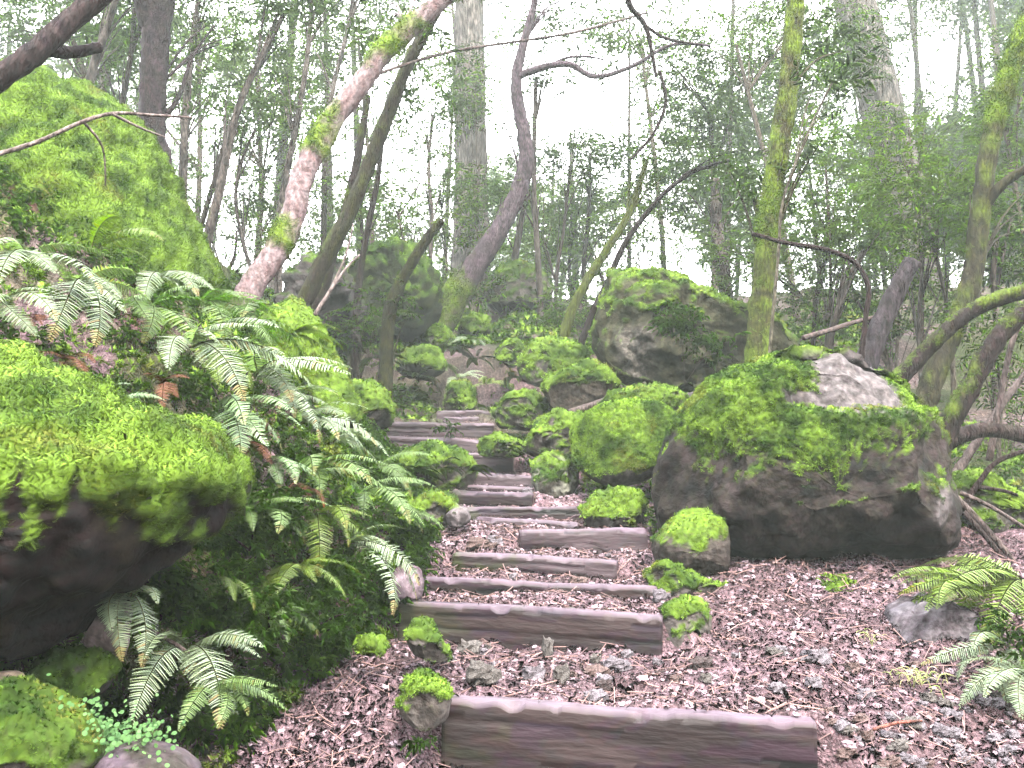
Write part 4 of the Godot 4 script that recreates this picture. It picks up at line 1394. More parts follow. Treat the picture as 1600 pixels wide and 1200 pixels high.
func front_trees() -> void:
	var la := Color(0.13, 0.22, 0.06)
	var lb := Color(0.28, 0.44, 0.10)
	var dark := Color(0.026, 0.019, 0.018)
	var dark2 := Color(0.013, 0.010, 0.009)
	var mossa := Color(0.06, 0.075, 0.014)
	var mossb := Color(0.028, 0.03, 0.011)
	tree("leaning_tree", "pale pinkish trunk leaning right out of the ferns with clumps of moss along it", "tree",
		[378, 480, 398, 440, 428, 400, 455, 345, 470, 285, 492, 235, 525, 180, 565, 130, 600, 80, 645, 40, 695, -5, 760, -70, 850, -150], 5.6, 41, 26,
		{"d2": 6.6, "per": 8, "seg": 18, "mat": "bark_pale", "rough": 0.10, "a": Color(0.15, 0.115, 0.12), "b": Color(0.095, 0.062, 0.062), "moss": 0.0, "upper": 0.2, "mossat": [[0.19, 0.235], [0.36, 0.44], [0.56, 0.68], [0.74, 0.79]], "tuft": 0.045,
		"blobs": [[640, 30, 80, 60, 7.2, 0.5], [880, -120, 130, 90, 7.5, 1.0]], "la": la, "lb": lb})
	tree("dark_leaning_tree", "dark mossy stem running parallel behind the pale leaning trunk", "tree", [462, 500, 500, 420, 545, 335, 585, 235, 610, 170, 640, 95, 680, 20, 720, -60], 7.6, 27, 17, {"a": dark, "b": mossb, "moss": 0.25, "bright": 0.35, "blobs": [[700, -60, 100, 60, 8.0, 1.0], [640, 150, 70, 60, 8.2, 0.5]], "la": la, "lb": lb})
	tree("shaded_stem", "dark mossy stem in the shade below the pale trunk, nearer one of two", "tree", [482, 500, 505, 450, 520, 395, 540, 330, 560, 240, 575, 150], 8.4, 20, 10, {"a": dark, "b": dark2, "moss": 0.3, "bright": 0.4})
	tree("shaded_stem", "thin straight dark stem between the shaded rocks", "tree", [556, 520, 560, 450, 572, 370, 590, 280, 600, 180], 9.0, 13, 7, {"a": dark, "b": dark2, "moss": 0.15})
	tree("forked_tree", "thick dark trunk at upper left, flaring towards the top, twined with bare vines", "tree", [262, 330, 252, 270, 238, 200, 240, 120, 243, 60, 250, 0, 262, -80], 8.0, 36, 46,
		{"seg": 16, "rough": 0.18, "a": Color(0.032, 0.023, 0.025), "b": Color(0.015, 0.011, 0.012), "branches": [[[240, 60, 226, 25, 215, -20, 200, -70], 8.0, 7.8, 26, 20], [[245, 200, 280, 150, 300, 90, 335, 40], 8.0, 8.3, 9, 3]], "blobs": [[230, -60, 150, 60, 8.5, 0.7], [330, 60, 60, 60, 8.6, 0.4]], "la": la, "lb": lb})
	tree("curved_tree", "curved trunk rising from a mossy root and bending right, then upright", "tree", [662, 530, 684, 505, 715, 458, 750, 405, 785, 350, 815, 285, 822, 235, 812, 175, 806, 130, 815, 80, 830, 25, 846, -40], 11.0, 40, 9,
		{"seg": 14, "a": Color(0.075, 0.055, 0.066), "b": Color(0.03, 0.022, 0.026), "moss": 0.0, "upper": 0.4, "flare": 0.7, "mossat": [[-0.1, 0.22]], "tuft": 0.06,
		"branches": [[[808, 120, 850, 105, 890, 101, 930, 120, 985, 105, 1050, 70, 1110, 72], 11.0, 10.4, 13, 4], [[852, 108, 880, 92, 915, 88, 945, 94], 11.0, 11.0, 6, 3]], "blobs": [[860, 10, 80, 60, 11.5, 0.5], [780, 300, 60, 50, 11.5, 0.5], [800, 190, 50, 30, 11.2, 0.5]], "la": la, "lb": lb})
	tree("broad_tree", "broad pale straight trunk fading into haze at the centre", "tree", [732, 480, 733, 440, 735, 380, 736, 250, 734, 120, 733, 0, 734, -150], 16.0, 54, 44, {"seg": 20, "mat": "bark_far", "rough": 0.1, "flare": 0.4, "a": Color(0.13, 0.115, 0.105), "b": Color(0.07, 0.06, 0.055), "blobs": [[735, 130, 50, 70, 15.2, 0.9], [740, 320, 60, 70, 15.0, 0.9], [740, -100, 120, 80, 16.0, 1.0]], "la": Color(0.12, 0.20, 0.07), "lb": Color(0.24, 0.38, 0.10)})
	tree("broken_stem", "short broken mossy stem leaning right beside the upper stairs", "tree", [602, 605, 604, 550, 608, 490, 622, 450, 645, 408, 668, 372, 690, 343], 8.0, 24, 13, {"a": mossb, "b": dark2, "moss": 0.3, "bright": 0.35, "blobs": [[625, 470, 28, 40, 8.0, 0.5]], "leafsize": 0.16, "la": la, "lb": lb})
	tree("mossy_tree", "slim upright tree wrapped in yellow green moss behind the largest boulder", "tree", [1182, 590, 1186, 520, 1194, 430, 1204, 330, 1218, 235, 1228, 160, 1236, 80, 1244, 0, 1252, -80], 6.6, 34, 25,
		{"seg": 16, "rough": 0.16, "a": Color(0.05, 0.045, 0.022), "b": Color(0.022, 0.018, 0.012), "moss": 0.8, "upper": 0.1, "mossat": [[0.1, 0.2], [0.45, 0.55]], "tuft": 0.036, "bright": 0.55, "blobs": [[1275, 60, 80, 70, 7.2, 0.7], [1170, 280, 70, 50, 6.8, 0.7], [1250, 240, 60, 40, 6.4, 0.4]], "la": la, "lb": lb})
	tree("pale_stem", "thin pale sapling stem growing close against the mossy tree", "sapling", [1198, 600, 1205, 520, 1216, 400, 1222, 320, 1245, 250, 1275, 180, 1300, 130], 6.3, 6, 3, {"a": Color(0.10, 0.088, 0.066), "b": Color(0.05, 0.042, 0.032), "blobs": [[1300, 130, 50, 50, 6.4, 0.6]], "la": la, "lb": Color(0.15, 0.25, 0.05)})
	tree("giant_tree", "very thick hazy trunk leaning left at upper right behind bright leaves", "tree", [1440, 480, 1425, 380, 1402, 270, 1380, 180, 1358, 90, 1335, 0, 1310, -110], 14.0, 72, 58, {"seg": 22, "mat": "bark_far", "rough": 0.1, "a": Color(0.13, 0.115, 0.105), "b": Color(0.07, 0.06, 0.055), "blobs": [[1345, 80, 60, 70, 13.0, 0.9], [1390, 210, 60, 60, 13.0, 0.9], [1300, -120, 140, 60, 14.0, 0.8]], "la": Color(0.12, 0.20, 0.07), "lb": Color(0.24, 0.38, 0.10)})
	tree("right_tree", "mossy trunk at the right edge leaning outwards above the arching limbs", "tree", [1440, 650, 1462, 580, 1492, 510, 1518, 440, 1530, 350, 1543, 250, 1562, 160, 1592, 70, 1620, -10, 1650, -160], 6.4, 34, 24,
		{"seg": 16, "rough": 0.15, "a": Color(0.045, 0.042, 0.022), "b": Color(0.02, 0.017, 0.012), "moss": 0.42, "upper": 0.15, "mossat": [[0.6, 0.8]], "tuft": 0.036, "bright": 0.35, "branches": [[[1540, 320, 1570, 285, 1610, 260], 6.4, 6.2, 18, 14]], "blobs": [[1560, 330, 70, 70, 6.8, 0.5]], "la": la, "lb": lb})
	tree("arching_limb", "upper of two moss topped limbs arching in from the right edge", "tree", [1398, 600, 1425, 572, 1460, 535, 1505, 495, 1550, 472, 1605, 455, 1700, 430, 1900, 330], 5.0, 25, 20, {"held": false, "a": dark, "b": dark2, "seg": 14, "moss": 0.3, "upper": 1.0, "tuft": 0.034, "bright": 0.65})
	tree("arching_limb", "lower and thicker of two moss topped limbs rising from behind the largest boulder", "tree", [1468, 705, 1482, 665, 1512, 612, 1545, 550, 1580, 505, 1640, 460, 1720, 420, 1900, 300], 4.7, 33, 25, {"a": dark, "b": dark2, "seg": 14, "moss": 0.28, "upper": 1.0, "tuft": 0.034, "bright": 0.6})
	tree("leaning_stump", "bare dark leaning trunk with a snapped top above the pale patch of the boulder", "tree", [1342, 600, 1356, 560, 1380, 500, 1408, 440, 1426, 408], 6.0, 38, 26, {"a": Color(0.045, 0.037, 0.042), "b": Color(0.02, 0.016, 0.018), "seg": 14})
	tree("arching_sapling", "thin black arching sapling above the square shouldered rock", "sapling", [905, 545, 925, 490, 945, 450, 980, 375, 1035, 305, 1085, 268, 1140, 250], 8.6, 12, 5, {"a": dark2, "b": dark2, "seg": 8, "blobs": [[1130, 262, 50, 36, 8.6, 0.5]], "la": la, "lb": lb})
	tree("mossy_pole", "short mossy pole tree leaning right at the left side of the square shouldered rock", "tree", [878, 540, 890, 495, 912, 448, 945, 395, 985, 330, 1010, 250], 10.0, 18, 9, {"a": mossa, "b": mossb, "moss": 0.2, "bright": 0.4, "blobs": [[1010, 250, 50, 60, 10.0, 0.5]], "la": la, "lb": lb})
	var thin := [
		["thin stem standing above the rocks at the head of the stairs", [846, 520, 842, 430, 836, 330, 834, 240, 838, 120], 12.0, 11, 6],
		["slender stem just right of the one at the head of the stairs", [868, 520, 870, 430, 882, 350, 890, 260], 13.0, 7, 4],
		["slender upright stem left of the arching sapling", [915, 500, 912, 420, 920, 330, 922, 240], 13.5, 9, 5],
		["hair thin stem rising behind the arching sapling", [895, 505, 890, 420, 893, 330], 14.5, 6, 4],
		["dark slanting stem beside the mossy slab", [322, 380, 340, 310, 352, 255, 372, 170, 408, 90, 445, 20], 9.0, 17, 8],
		["thin stem crossing behind the slanting one", [300, 400, 330, 300, 355, 210, 385, 140, 430, 60], 10.5, 9, 5],
		["straight dark stem right of the slanting pair", [437, 330, 450, 260, 466, 180, 480, 90, 488, -10], 10.0, 12, 7],
		["grey stem close behind the thick dark trunk", [284, 360, 286, 270, 290, 180, 298, 90, 310, 0], 10.0, 16, 9],
		["mossy stem above the crest of the slab", [135, 150, 150, 90, 165, 50, 184, -10], 9.0, 15, 10],
		["straight thin stem left of the thick dark trunk", [184, 230, 192, 160, 204, 90, 212, 0], 9.5, 10, 7],
		["crooked pale stem under the slanting dark ones", [395, 430, 380, 380, 368, 310, 378, 250, 400, 200], 10.0, 7, 4],
		["thin dark stem rising between the leaning trunks", [508, 210, 522, 130, 540, 60, 556, -20], 12.0, 9, 6],
		["lichened thin stem beside the broad pale trunk", [800, 430, 812, 360, 822, 310, 830, 250], 13.0, 12, 6],
		["dark stem in the leaves below the broad pale trunk", [672, 420, 674, 340, 670, 260, 676, 180], 12.5, 7, 5],
		["mossy stem left of the mossy tree, deep in the leaves", [1140, 520, 1132, 440, 1120, 360, 1118, 280], 10.0, 26, 16],
		["thin pale stem right of the mossy tree", [1270, 540, 1275, 470, 1280, 420, 1274, 360], 9.0, 7, 5],
		["crooked mossy stem above the boulder's left shoulder", [1295, 540, 1310, 480, 1330, 430, 1350, 390], 8.0, 12, 7],
		["dark stem in the leaves right of the snapped trunk", [1438, 560, 1436, 500, 1440, 430, 1448, 350], 7.5, 7, 5],
		["grey stem among dead branches at the right edge", [1555, 600, 1558, 520, 1552, 430, 1560, 350], 7.5, 12, 8],
	]
	for t in thin:
		var p: Array = t[1]
		var n := p.size()
		tree("thin_tree", t[0], "tree", p, t[2], t[3], t[4], {"seg": 8, "a": dark.lerp(Color(0.12, 0.10, 0.09), rng.randf()), "b": dark2, "moss": 0.1, "bright": 0.3, "tuft": 0.05,
			"blobs": [[p[n - 2] + 10, p[n - 1] - 10, 60, 50, t[2], 0.8], [(p[0] + p[n - 2]) * 0.5 + rng.randf_range(-30, 30), lerpf(p[1], p[n - 1], 0.6), 50, 50, t[2] + 0.3, 0.45]], "la": la, "lb": lb})

# leafy trees and bushes: [label, name, category, foot u, foot v, depth, stem width, blobs [u, v, ru, rv, cover], tone 0 dark .. 1 bright]
func thicket() -> void:
	var list := [
		["bright leafy young tree between the mossy tree and the thick hazy trunk", "leafy_tree", 1290, 560, 8.5, 8, [[1290, 260, 110, 110, 1.3], [1330, 370, 120, 80, 1.2], [1230, 380, 80, 70, 0.9]], 0.9],
		["spreading bright bush at far right above the arching limbs", "leafy_bush", 1490, 600, 7.4, 9, [[1450, 340, 110, 70, 1.4], [1560, 400, 80, 80, 1.3], [1420, 260, 70, 50, 0.9]], 0.75],
		["tall leafy tree at the right edge of the picture", "leafy_tree", 1620, 600, 8.8, 16, [[1570, 200, 70, 80, 1.1], [1600, 100, 60, 80, 0.9], [1520, 290, 60, 50, 1.0]], 0.8],
		["dark glossy bush behind the snapped trunk", "leafy_bush", 1390, 580, 8.2, 8, [[1340, 470, 90, 70, 1.3], [1450, 480, 80, 70, 1.3]], 0.45],
		["glossy bush behind the lower arching limb", "leafy_bush", 1560, 680, 6.6, 8, [[1550, 520, 70, 70, 1.2], [1600, 610, 60, 60, 1.1]], 0.45],
		["large bluish leaved tree left of the mossy tree", "leafy_tree", 1110, 540, 12.5, 16, [[1110, 180, 120, 110, 1.5], [1080, 290, 90, 70, 1.3], [1160, 350, 90, 80, 1.3], [1060, 90, 80, 60, 1.0]], 0.35],
		["leafy tree with light crown behind the top of the mossy tree", "leafy_tree", 1250, 520, 11.5, 14, [[1150, 70, 90, 80, 1.2], [1270, 110, 60, 90, 1.1], [1290, 20, 60, 50, 1.0]], 0.7],
		["dense bush right of the square shouldered rock", "leafy_bush", 1300, 560, 9.8, 8, [[1260, 470, 80, 60, 1.3], [1180, 420, 80, 60, 1.2], [1110, 400, 70, 50, 1.1]], 0.4],
		["tree whose leaves hang across the sky above the arching sapling", "leafy_tree", 1040, 520, 14.5, 12, [[1000, 60, 110, 60, 0.9], [930, 30, 80, 40, 0.8], [1060, 130, 60, 60, 0.7]], 0.45],
		["soft green bush left of the arching sapling", "leafy_bush", 950, 510, 14.0, 8, [[930, 400, 80, 60, 1.2], [985, 330, 70, 60, 1.2], [880, 340, 60, 60, 0.9]], 0.8],
		["yellow green bush between the curved trunk and the thin stems", "leafy_bush", 850, 500, 15.5, 8, [[850, 400, 70, 60, 1.2], [790, 410, 60, 50, 1.1], [850, 300, 50, 40, 0.7]], 1.0],
		["bushy young tree in front of the shaded rock", "leafy_tree", 640, 490, 10.8, 8, [[620, 330, 70, 70, 1.0], [590, 420, 70, 60, 1.0], [670, 250, 60, 60, 0.7]], 0.5],
		["leafy tree filling the space right of the pale leaning trunk", "leafy_tree", 560, 500, 12.0, 10, [[560, 290, 70, 70, 1.0], [610, 200, 60, 60, 0.8], [510, 370, 60, 60, 1.0]], 0.5],
		["leafy tree whose crown spreads over the pale leaning trunk's top", "leafy_tree", 580, 480, 14.0, 10, [[560, 60, 90, 70, 1.0], [660, 110, 40, 60, 0.7], [500, 130, 50, 60, 0.7]], 0.6],
		["grey green tree left of the pale leaning trunk", "leafy_tree", 400, 430, 12.5, 12, [[400, 90, 90, 80, 1.2], [350, 190, 80, 70, 1.0], [450, 190, 50, 60, 0.9], [420, 300, 70, 60, 1.0]], 0.5],
		["leafy bush behind the edge of the mossy slab", "leafy_bush", 350, 430, 11.0, 7, [[370, 360, 70, 60, 1.2], [300, 300, 50, 60, 0.9], [430, 400, 50, 40, 1.1]], 0.55],
		["dull green tree above the crest of the mossy slab", "leafy_tree", 130, 140, 11.0, 14, [[100, 30, 120, 70, 1.4], [200, 60, 60, 60, 1.1], [170, 150, 60, 40, 1.0], [20, 50, 60, 50, 1.2]], 0.3],
		["tree with small pale leaves over the thick dark trunk", "leafy_tree", 300, 420, 14.0, 12, [[310, 50, 80, 60, 1.0], [330, 130, 70, 50, 0.9], [220, 180, 50, 40, 0.9]], 0.45],
		["low bush on the slope left of the broken stem", "leafy_bush", 560, 545, 8.6, 5, [[545, 510, 45, 30, 1.2], [590, 480, 40, 35, 1.0]], 0.4],
		["leafy sapling in front of the broad pale trunk", "sapling", 745, 470, 13.5, 6, [[745, 320, 50, 50, 0.9], [720, 120, 40, 40, 0.5], [775, 150, 40, 30, 0.8]], 0.9],
		["low leafy bush at the foot of the broad pale trunk", "leafy_bush", 800, 500, 12.5, 6, [[770, 450, 50, 30, 1.0], [830, 470, 50, 30, 1.0], [700, 440, 30, 30, 0.8]], 0.5],
		["airy yellow green bush behind the mossy pole", "leafy_bush", 1010, 500, 13.0, 6, [[1000, 420, 70, 60, 0.9], [960, 330, 60, 50, 0.7], [1040, 350, 60, 60, 0.8]], 1.0],
		["airy pale green sapling left of the curved trunk", "sapling", 690, 480, 13.0, 5, [[690, 330, 50, 70, 0.8], [650, 400, 50, 50, 0.8], [690, 210, 40, 50, 0.6]], 0.95],
		["fresh green bush behind the snapped trunk and the pale patch", "leafy_bush", 1400, 560, 9.2, 6, [[1390, 400, 80, 60, 0.8], [1330, 340, 70, 60, 0.8], [1470, 430, 70, 60, 0.8]], 1.0],
		["fresh green young tree high at the right between the two mossy trunks", "leafy_tree", 1440, 560, 8.0, 7, [[1420, 200, 60, 50, 0.6], [1480, 260, 70, 60, 0.9], [1380, 290, 60, 50, 0.8]], 1.0],
		["undergrowth bush right of the thin stems", "leafy_bush", 900, 520, 11.5, 5, [[880, 480, 50, 35, 1.1], [930, 470, 40, 35, 1.1]], 0.45],
	]
	for t in list:
		var d: float = t[4]
		var bl: Array = t[6]
		var blobs := []
		var size := clampf(0.026 * d, 0.20, 0.40)
		for b in bl:
			blobs.append([b[0], b[1], b[2], b[3], d + rng.randf_range(-0.4, 0.4), b[4] * (0.75 if d > 9.5 else 0.9)])
		var tone: float = t[7]
		tree(t[1], t[0], "bush" if t[1] == "leafy_bush" else "tree", [t[2], t[3], lerpf(t[2], bl[0][0], 0.4) + 8, lerpf(t[3], bl[0][1], 0.4), bl[0][0], bl[0][1]], d, t[5], t[5] * 0.4,
			{"seg": 7, "a": Color(0.09, 0.075, 0.06), "b": Color(0.045, 0.036, 0.03), "blobs": blobs, "leafsize": size, "la": Color(0.20, 0.32, 0.10).lerp(Color(0.27, 0.46, 0.05), tone), "lb": Color(0.36, 0.54, 0.19).lerp(Color(0.50, 0.76, 0.09), tone), "leaf": ["sprig", "sprig_fine"][rng.randi() % 2], "clump": 1.2})
	# the far wood: trees one can tell apart only by their stems
	var gaps := [Rect2(745, 115, 240, 150), Rect2(1395, 20, 165, 170), Rect2(560, 150, 130, 90), Rect2(655, 0, 60, 90), Rect2(800, 20, 60, 80), Rect2(280, 250, 60, 60)]
	for i in 56:
		var d := rng.randf_range(17.0, 34.0)
		var x := rng.randf_range(-0.75, 0.75) * d
		var z := -d
		var tall := rng.randf_range(5.0, 10.0) * (1.0 if absf(x / d) < 0.25 else 1.25)
		var foot := Vector3(x, H(x, d), z)
		var o := base("far_tree", foot)
		tag(o, "slender grey stemmed tree in the pale hazy wood beyond the slope", "tree", "trees of the hazy wood beyond the slope")
		var lean := rng.randf_range(-0.12, 0.12)
		var pts := [Vector3(0, -0.3, 0), Vector3(lean * tall * 0.3, tall * 0.4, 0), Vector3(lean * tall * 0.8, tall, rng.randf_range(-0.3, 0.3))]
		var r0 := rng.randf_range(0.05, 0.14)
		var cm := catmull(pts, [r0, r0 * 0.8, r0 * 0.3], 5)
		put("trunk", join([tube(cm[0], cm[1], 7, 0.1, 100.0, Color(0.08, 0.065, 0.055), Color(0.04, 0.033, 0.03), foot)]), M.bark, o)
		var blobs := []
		for k in 9:
			var at := foot + Vector3(rng.randf_range(-1.6, 1.6) + lean * tall * 0.6, tall * rng.randf_range(0.15, 1.0), rng.randf_range(-1.2, 1.2))
			var q := uv_of(at)
			var skip := false
			for g in gaps:
				if g.grow(8.0).has_point(q):
					skip = true
			if skip:
				continue
			var rad := Vector3(rng.randf_range(1.1, 2.2), rng.randf_range(0.9, 1.6), rng.randf_range(0.9, 1.6))
			blobs.append([at, rad, int(rng.randf_range(75, 135))])
		var tone := rng.randf()
		if blobs.size():
			foliage(o, "crown", blobs, rng.randf_range(0.42, 0.6), Color(0.16, 0.25, 0.08).lerp(Color(0.24, 0.36, 0.06), tone), Color(0.34, 0.47, 0.14).lerp(Color(0.52, 0.70, 0.11), tone), "sprig", 0.5, "leaf", -0.45)

func ferns() -> void:
	# yaw 0 grows towards +x (right); positive yaw turns away from the eye, negative towards it
	var list := [
		# u, v, depth (0: on the ground), fronds, yaw, spread, reach, kind, mat, label
		[40, 400, 3.0, 9, -0.3, 1.5, 0.42, "lobed", "fern_pale", "silvery fern arching at the left edge below the mossy slab"],
		[120, 440, 3.3, 8, -0.5, 1.2, 0.55, "lobed", "fern_pale", "pale fern sending long fronds right from above the overhang"],
		[150, 385, 3.8, 6, 0.1, 1.1, 0.45, "lobed", "fern_lime", "yellow green fern at the base of the mossy slab"],
		[10, 470, 2.8, 6, -0.9, 1.0, 0.38, "lobed", "fern_pale", "half curled whitish fern at the left edge above the red soil"],
		[230, 480, 3.6, 8, -0.5, 1.1, 0.5, "lobed", "fern", "green fern on the red soil between the overhang and the slab"],
		[320, 470, 4.0, 8, -0.2, 1.3, 0.5, "lobed", "fern", "fern right below the foot of the mossy slab"],
		[300, 540, 3.3, 10, -0.5, 1.0, 0.62, "lobed", "fern_pale", "big silver fern drooping in the middle of the bank"],
		[390, 500, 4.2, 8, -0.2, 1.3, 0.5, "lobed", "fern", "fern beside the foot of the pale leaning trunk"],
		[400, 585, 3.6, 9, -0.6, 0.9, 0.60, "lobed", "fern_pale", "silver fern below the leaning trunk, its fronds hanging downhill"],
		[450, 520, 4.4, 7, 0.1, 1.1, 0.42, "lobed", "fern_lime", "lime fern spread over the tall mossy hump"],
		[350, 640, 3.3, 7, -0.7, 0.8, 0.50, "lobed", "fern_dark", "dark fern just above the right tip of the overhang"],
		[470, 660, 3.9, 9, -0.5, 0.9, 0.62, "lobed", "fern_pale", "long silver fern pouring down the bank towards the stairs"],
		[520, 690, 4.3, 8, -0.4, 1.1, 0.50, "lobed", "fern_pale", "pale fern on the bank beside the ferny mound"],
		[480, 740, 3.6, 8, -0.6, 0.9, 0.55, "lobed", "fern", "fern halfway down the bank with one yellow frond"],
		[560, 770, 3.9, 9, -0.4, 1.1, 0.48, "lobed", "fern", "fern whose tips reach the left ends of the middle steps"],
		[545, 845, 3.5, 7, -0.1, 0.8, 0.46, "lobed", "fern_pale", "fern with one long frond pointing at the pale rounded stone"],
		[620, 800, 4.3, 7, -0.3, 1.0, 0.34, "lobed", "fern", "small fern above the pale rounded stone"],
		[465, 880, 3.1, 9, -1.0, 1.4, 0.30, "lobed", "fern_lime", "bright upright lime fern on the bank right of the overhang"],
		[400, 800, 3.0, 8, -0.8, 1.1, 0.36, "lobed", "fern", "fern hanging beside the mossy tip of the overhang"],
		[420, 720, 3.2, 6, -0.5, 1.3, 0.30, "lobed", "fern_dark", "little dark fern over the tip of the overhang"],
		[170, 625, 2.6, 6, -0.3, 1.4, 0.26, "lobed", "fern_dark", "small dark fern on top of the overhanging rock"],
		[195, 925, 2.25, 5, -1.3, 0.5, 0.34, "lobed", "fern_pale", "narrow silver fern hanging beside the brown wedge stone"],
		[300, 1010, 2.35, 8, -1.0, 0.8, 0.42, "lobed", "fern_pale", "large drooping fern at the bottom left on the path edge"],
		[330, 1070, 2.2, 6, -0.7, 0.8, 0.30, "lobed", "fern", "green fern lying on the litter right of the large drooping fern"],
		[690, 730, 5.6, 8, -0.6, 1.6, 0.3, "simple", "fern_pale", "dark green fern on top of the ferny mound by the steps"],
		[730, 735, 5.5, 6, -0.3, 1.0, 0.30, "simple", "fern_lime", "fern frond reaching over the square ended step"],
		[640, 735, 5.6, 7, -0.9, 1.5, 0.32, "simple", "fern", "fern at the left side of the ferny mound"],
		[645, 625, 7.6, 8, -0.5, 1.6, 0.42, "simple", "fern_pale", "pale fern at the left end of the topmost steps"],
		[600, 640, 7.2, 6, -0.7, 1.3, 0.3, "simple", "fern_pale", "fern under the broken stem"],
		[590, 560, 8.4, 7, -0.6, 1.6, 0.42, "simple", "fern_pale", "fern left of the broken stem"],
		[540, 540, 8.6, 8, -0.6, 1.6, 0.5, "simple", "fern_pale", "pale fern on the slope under the shaded rocks"],
		[505, 515, 8.8, 7, -0.6, 1.6, 0.42, "simple", "fern_pale", "fern behind the tall mossy hump"],
		[650, 590, 8.3, 8, -0.6, 1.6, 0.4, "simple", "fern_pale", "fern right of the broken stem"],
		[700, 545, 9.4, 8, -0.6, 1.6, 0.5, "simple", "fern_pale", "pale fern under the mossy root of the curved trunk"],
		[745, 560, 9.2, 8, -0.7, 1.6, 0.42, "simple", "fern_pale", "fern above the worn soil edge over the stairs"],
		[785, 545, 9.8, 7, -0.7, 1.6, 0.5, "simple", "fern_pale", "pale fern left of the mossy rock under the thin trees"],
		[800, 590, 8.4, 6, -0.8, 1.5, 0.4, "simple", "fern", "fern left of the rock with the dark hollow"],
		[795, 680, 6.6, 4, -1.2, 0.6, 0.34, "simple", "fern_pale", "single pale fern hanging at the right of the slanting plank step"],
		[765, 640, 7.5, 5, -0.9, 1.4, 0.34, "simple", "fern_lime", "upright lime fern at the right of the topmost step"],
		[845, 628, 7.0, 5, -0.6, 1.3, 0.32, "simple", "fern_lime", "bright fern in front of the rock with the dark hollow"],
		[880, 735, 5.6, 5, -0.7, 1.2, 0.24, "simple", "fern_pale", "small pale fern left of the loaf shaped boulder"],
		[780, 700, 6.2, 4, 0.2, 0.8, 0.3, "simple", "fern_lime", "arched lime frond over the low mossy stone"],
		[250, 430, 3.9, 8, -0.2, 1.4, 0.42, "lobed", "fern_pale", "pale fern against the lower edge of the mossy slab"],
		[350, 560, 3.8, 8, -0.4, 1.2, 0.46, "lobed", "fern_lime", "yellowish fern between the big silver fern and the leaning trunk"],
		[440, 620, 4.3, 8, -0.5, 1.1, 0.48, "lobed", "fern_pale", "pale fern below the tall mossy hump"],
		[590, 730, 4.9, 8, -0.5, 1.2, 0.40, "lobed", "fern", "fern left of the ferny mound, above the bank stone"],
		[500, 800, 3.5, 8, -0.5, 1.2, 0.40, "lobed", "fern_lime", "lime fern in the middle of the lower bank"],
		[430, 950, 2.8, 6, -0.8, 1.3, 0.22, "lobed", "fern", "small fern at the foot of the bank near the moss cushion"],
		[340, 900, 2.6, 6, -0.9, 1.2, 0.24, "lobed", "fern_lime", "small lime fern under the tip of the overhang"],
		[715, 590, 8.8, 8, -0.9, 1.6, 0.42, "lobed", "fern_pale", "pale fern in front of the worn soil edge over the stairs"],
		[760, 600, 8.6, 8, -1.0, 1.6, 0.40, "lobed", "fern_lime", "lime fern behind the topmost dark timber step"],
		[680, 570, 9.3, 8, -0.8, 1.6, 0.45, "lobed", "fern", "green fern left of the worn soil edge"],
		[735, 530, 10.2, 8, -1.0, 1.6, 0.5, "lobed", "fern_pale", "pale fern beside the mossy stone above the worn soil edge"],
		[1172, 950, 3.75, 5, -1.5, 0.5, 0.20, "lobed", "fern_pale", "small upright pale fern at the foot of the largest boulder"],
		[1545, 930, 3.3, 12, 2.6, 1.5, 0.52, "lobed", "fern_lime", "bright lime fern at the right edge above the lilac rock"],
		[1600, 905, 3.4, 11, 2.9, 1.4, 0.6, "lobed", "fern_lime", "taller lime fern leaning in from the right edge"],
		[1570, 1010, 3.0, 8, -2.4, 1.0, 0.36, "lobed", "fern_pale", "pale fern drooping over the gravel at the right"],
		[1610, 1050, 2.8, 7, -2.6, 0.9, 0.34, "lobed", "fern_pale", "pale fern in the lower right corner area"],
		[1480, 905, 3.5, 4, 2.9, 0.5, 0.30, "lobed", "fern_lime", "thin yellow frond pointing left over the mossy slab"],
	]
	for f in list:
		fern(f[9], P(f[0], f[1], f[2]) if f[2] > 0.0 else G(f[0], f[1]), f[3], f[4], f[5], f[6], f[7], f[8])
	for q in [[60, 500, 3.0, "under the whitish fern at the left edge"], [110, 560, 2.9, "close above the overhanging rock"], [260, 600, 3.0, "below the big silver fern"], [380, 690, 3.3, "by the right tip of the overhang"], [470, 760, 3.4, "halfway down the bank"]]:
		fern("withered red brown fern on the bare soil " + q[3], P(q[0], q[1], q[2]), 5, -1.2, 0.7, 0.26, "lobed", "fern_dead")

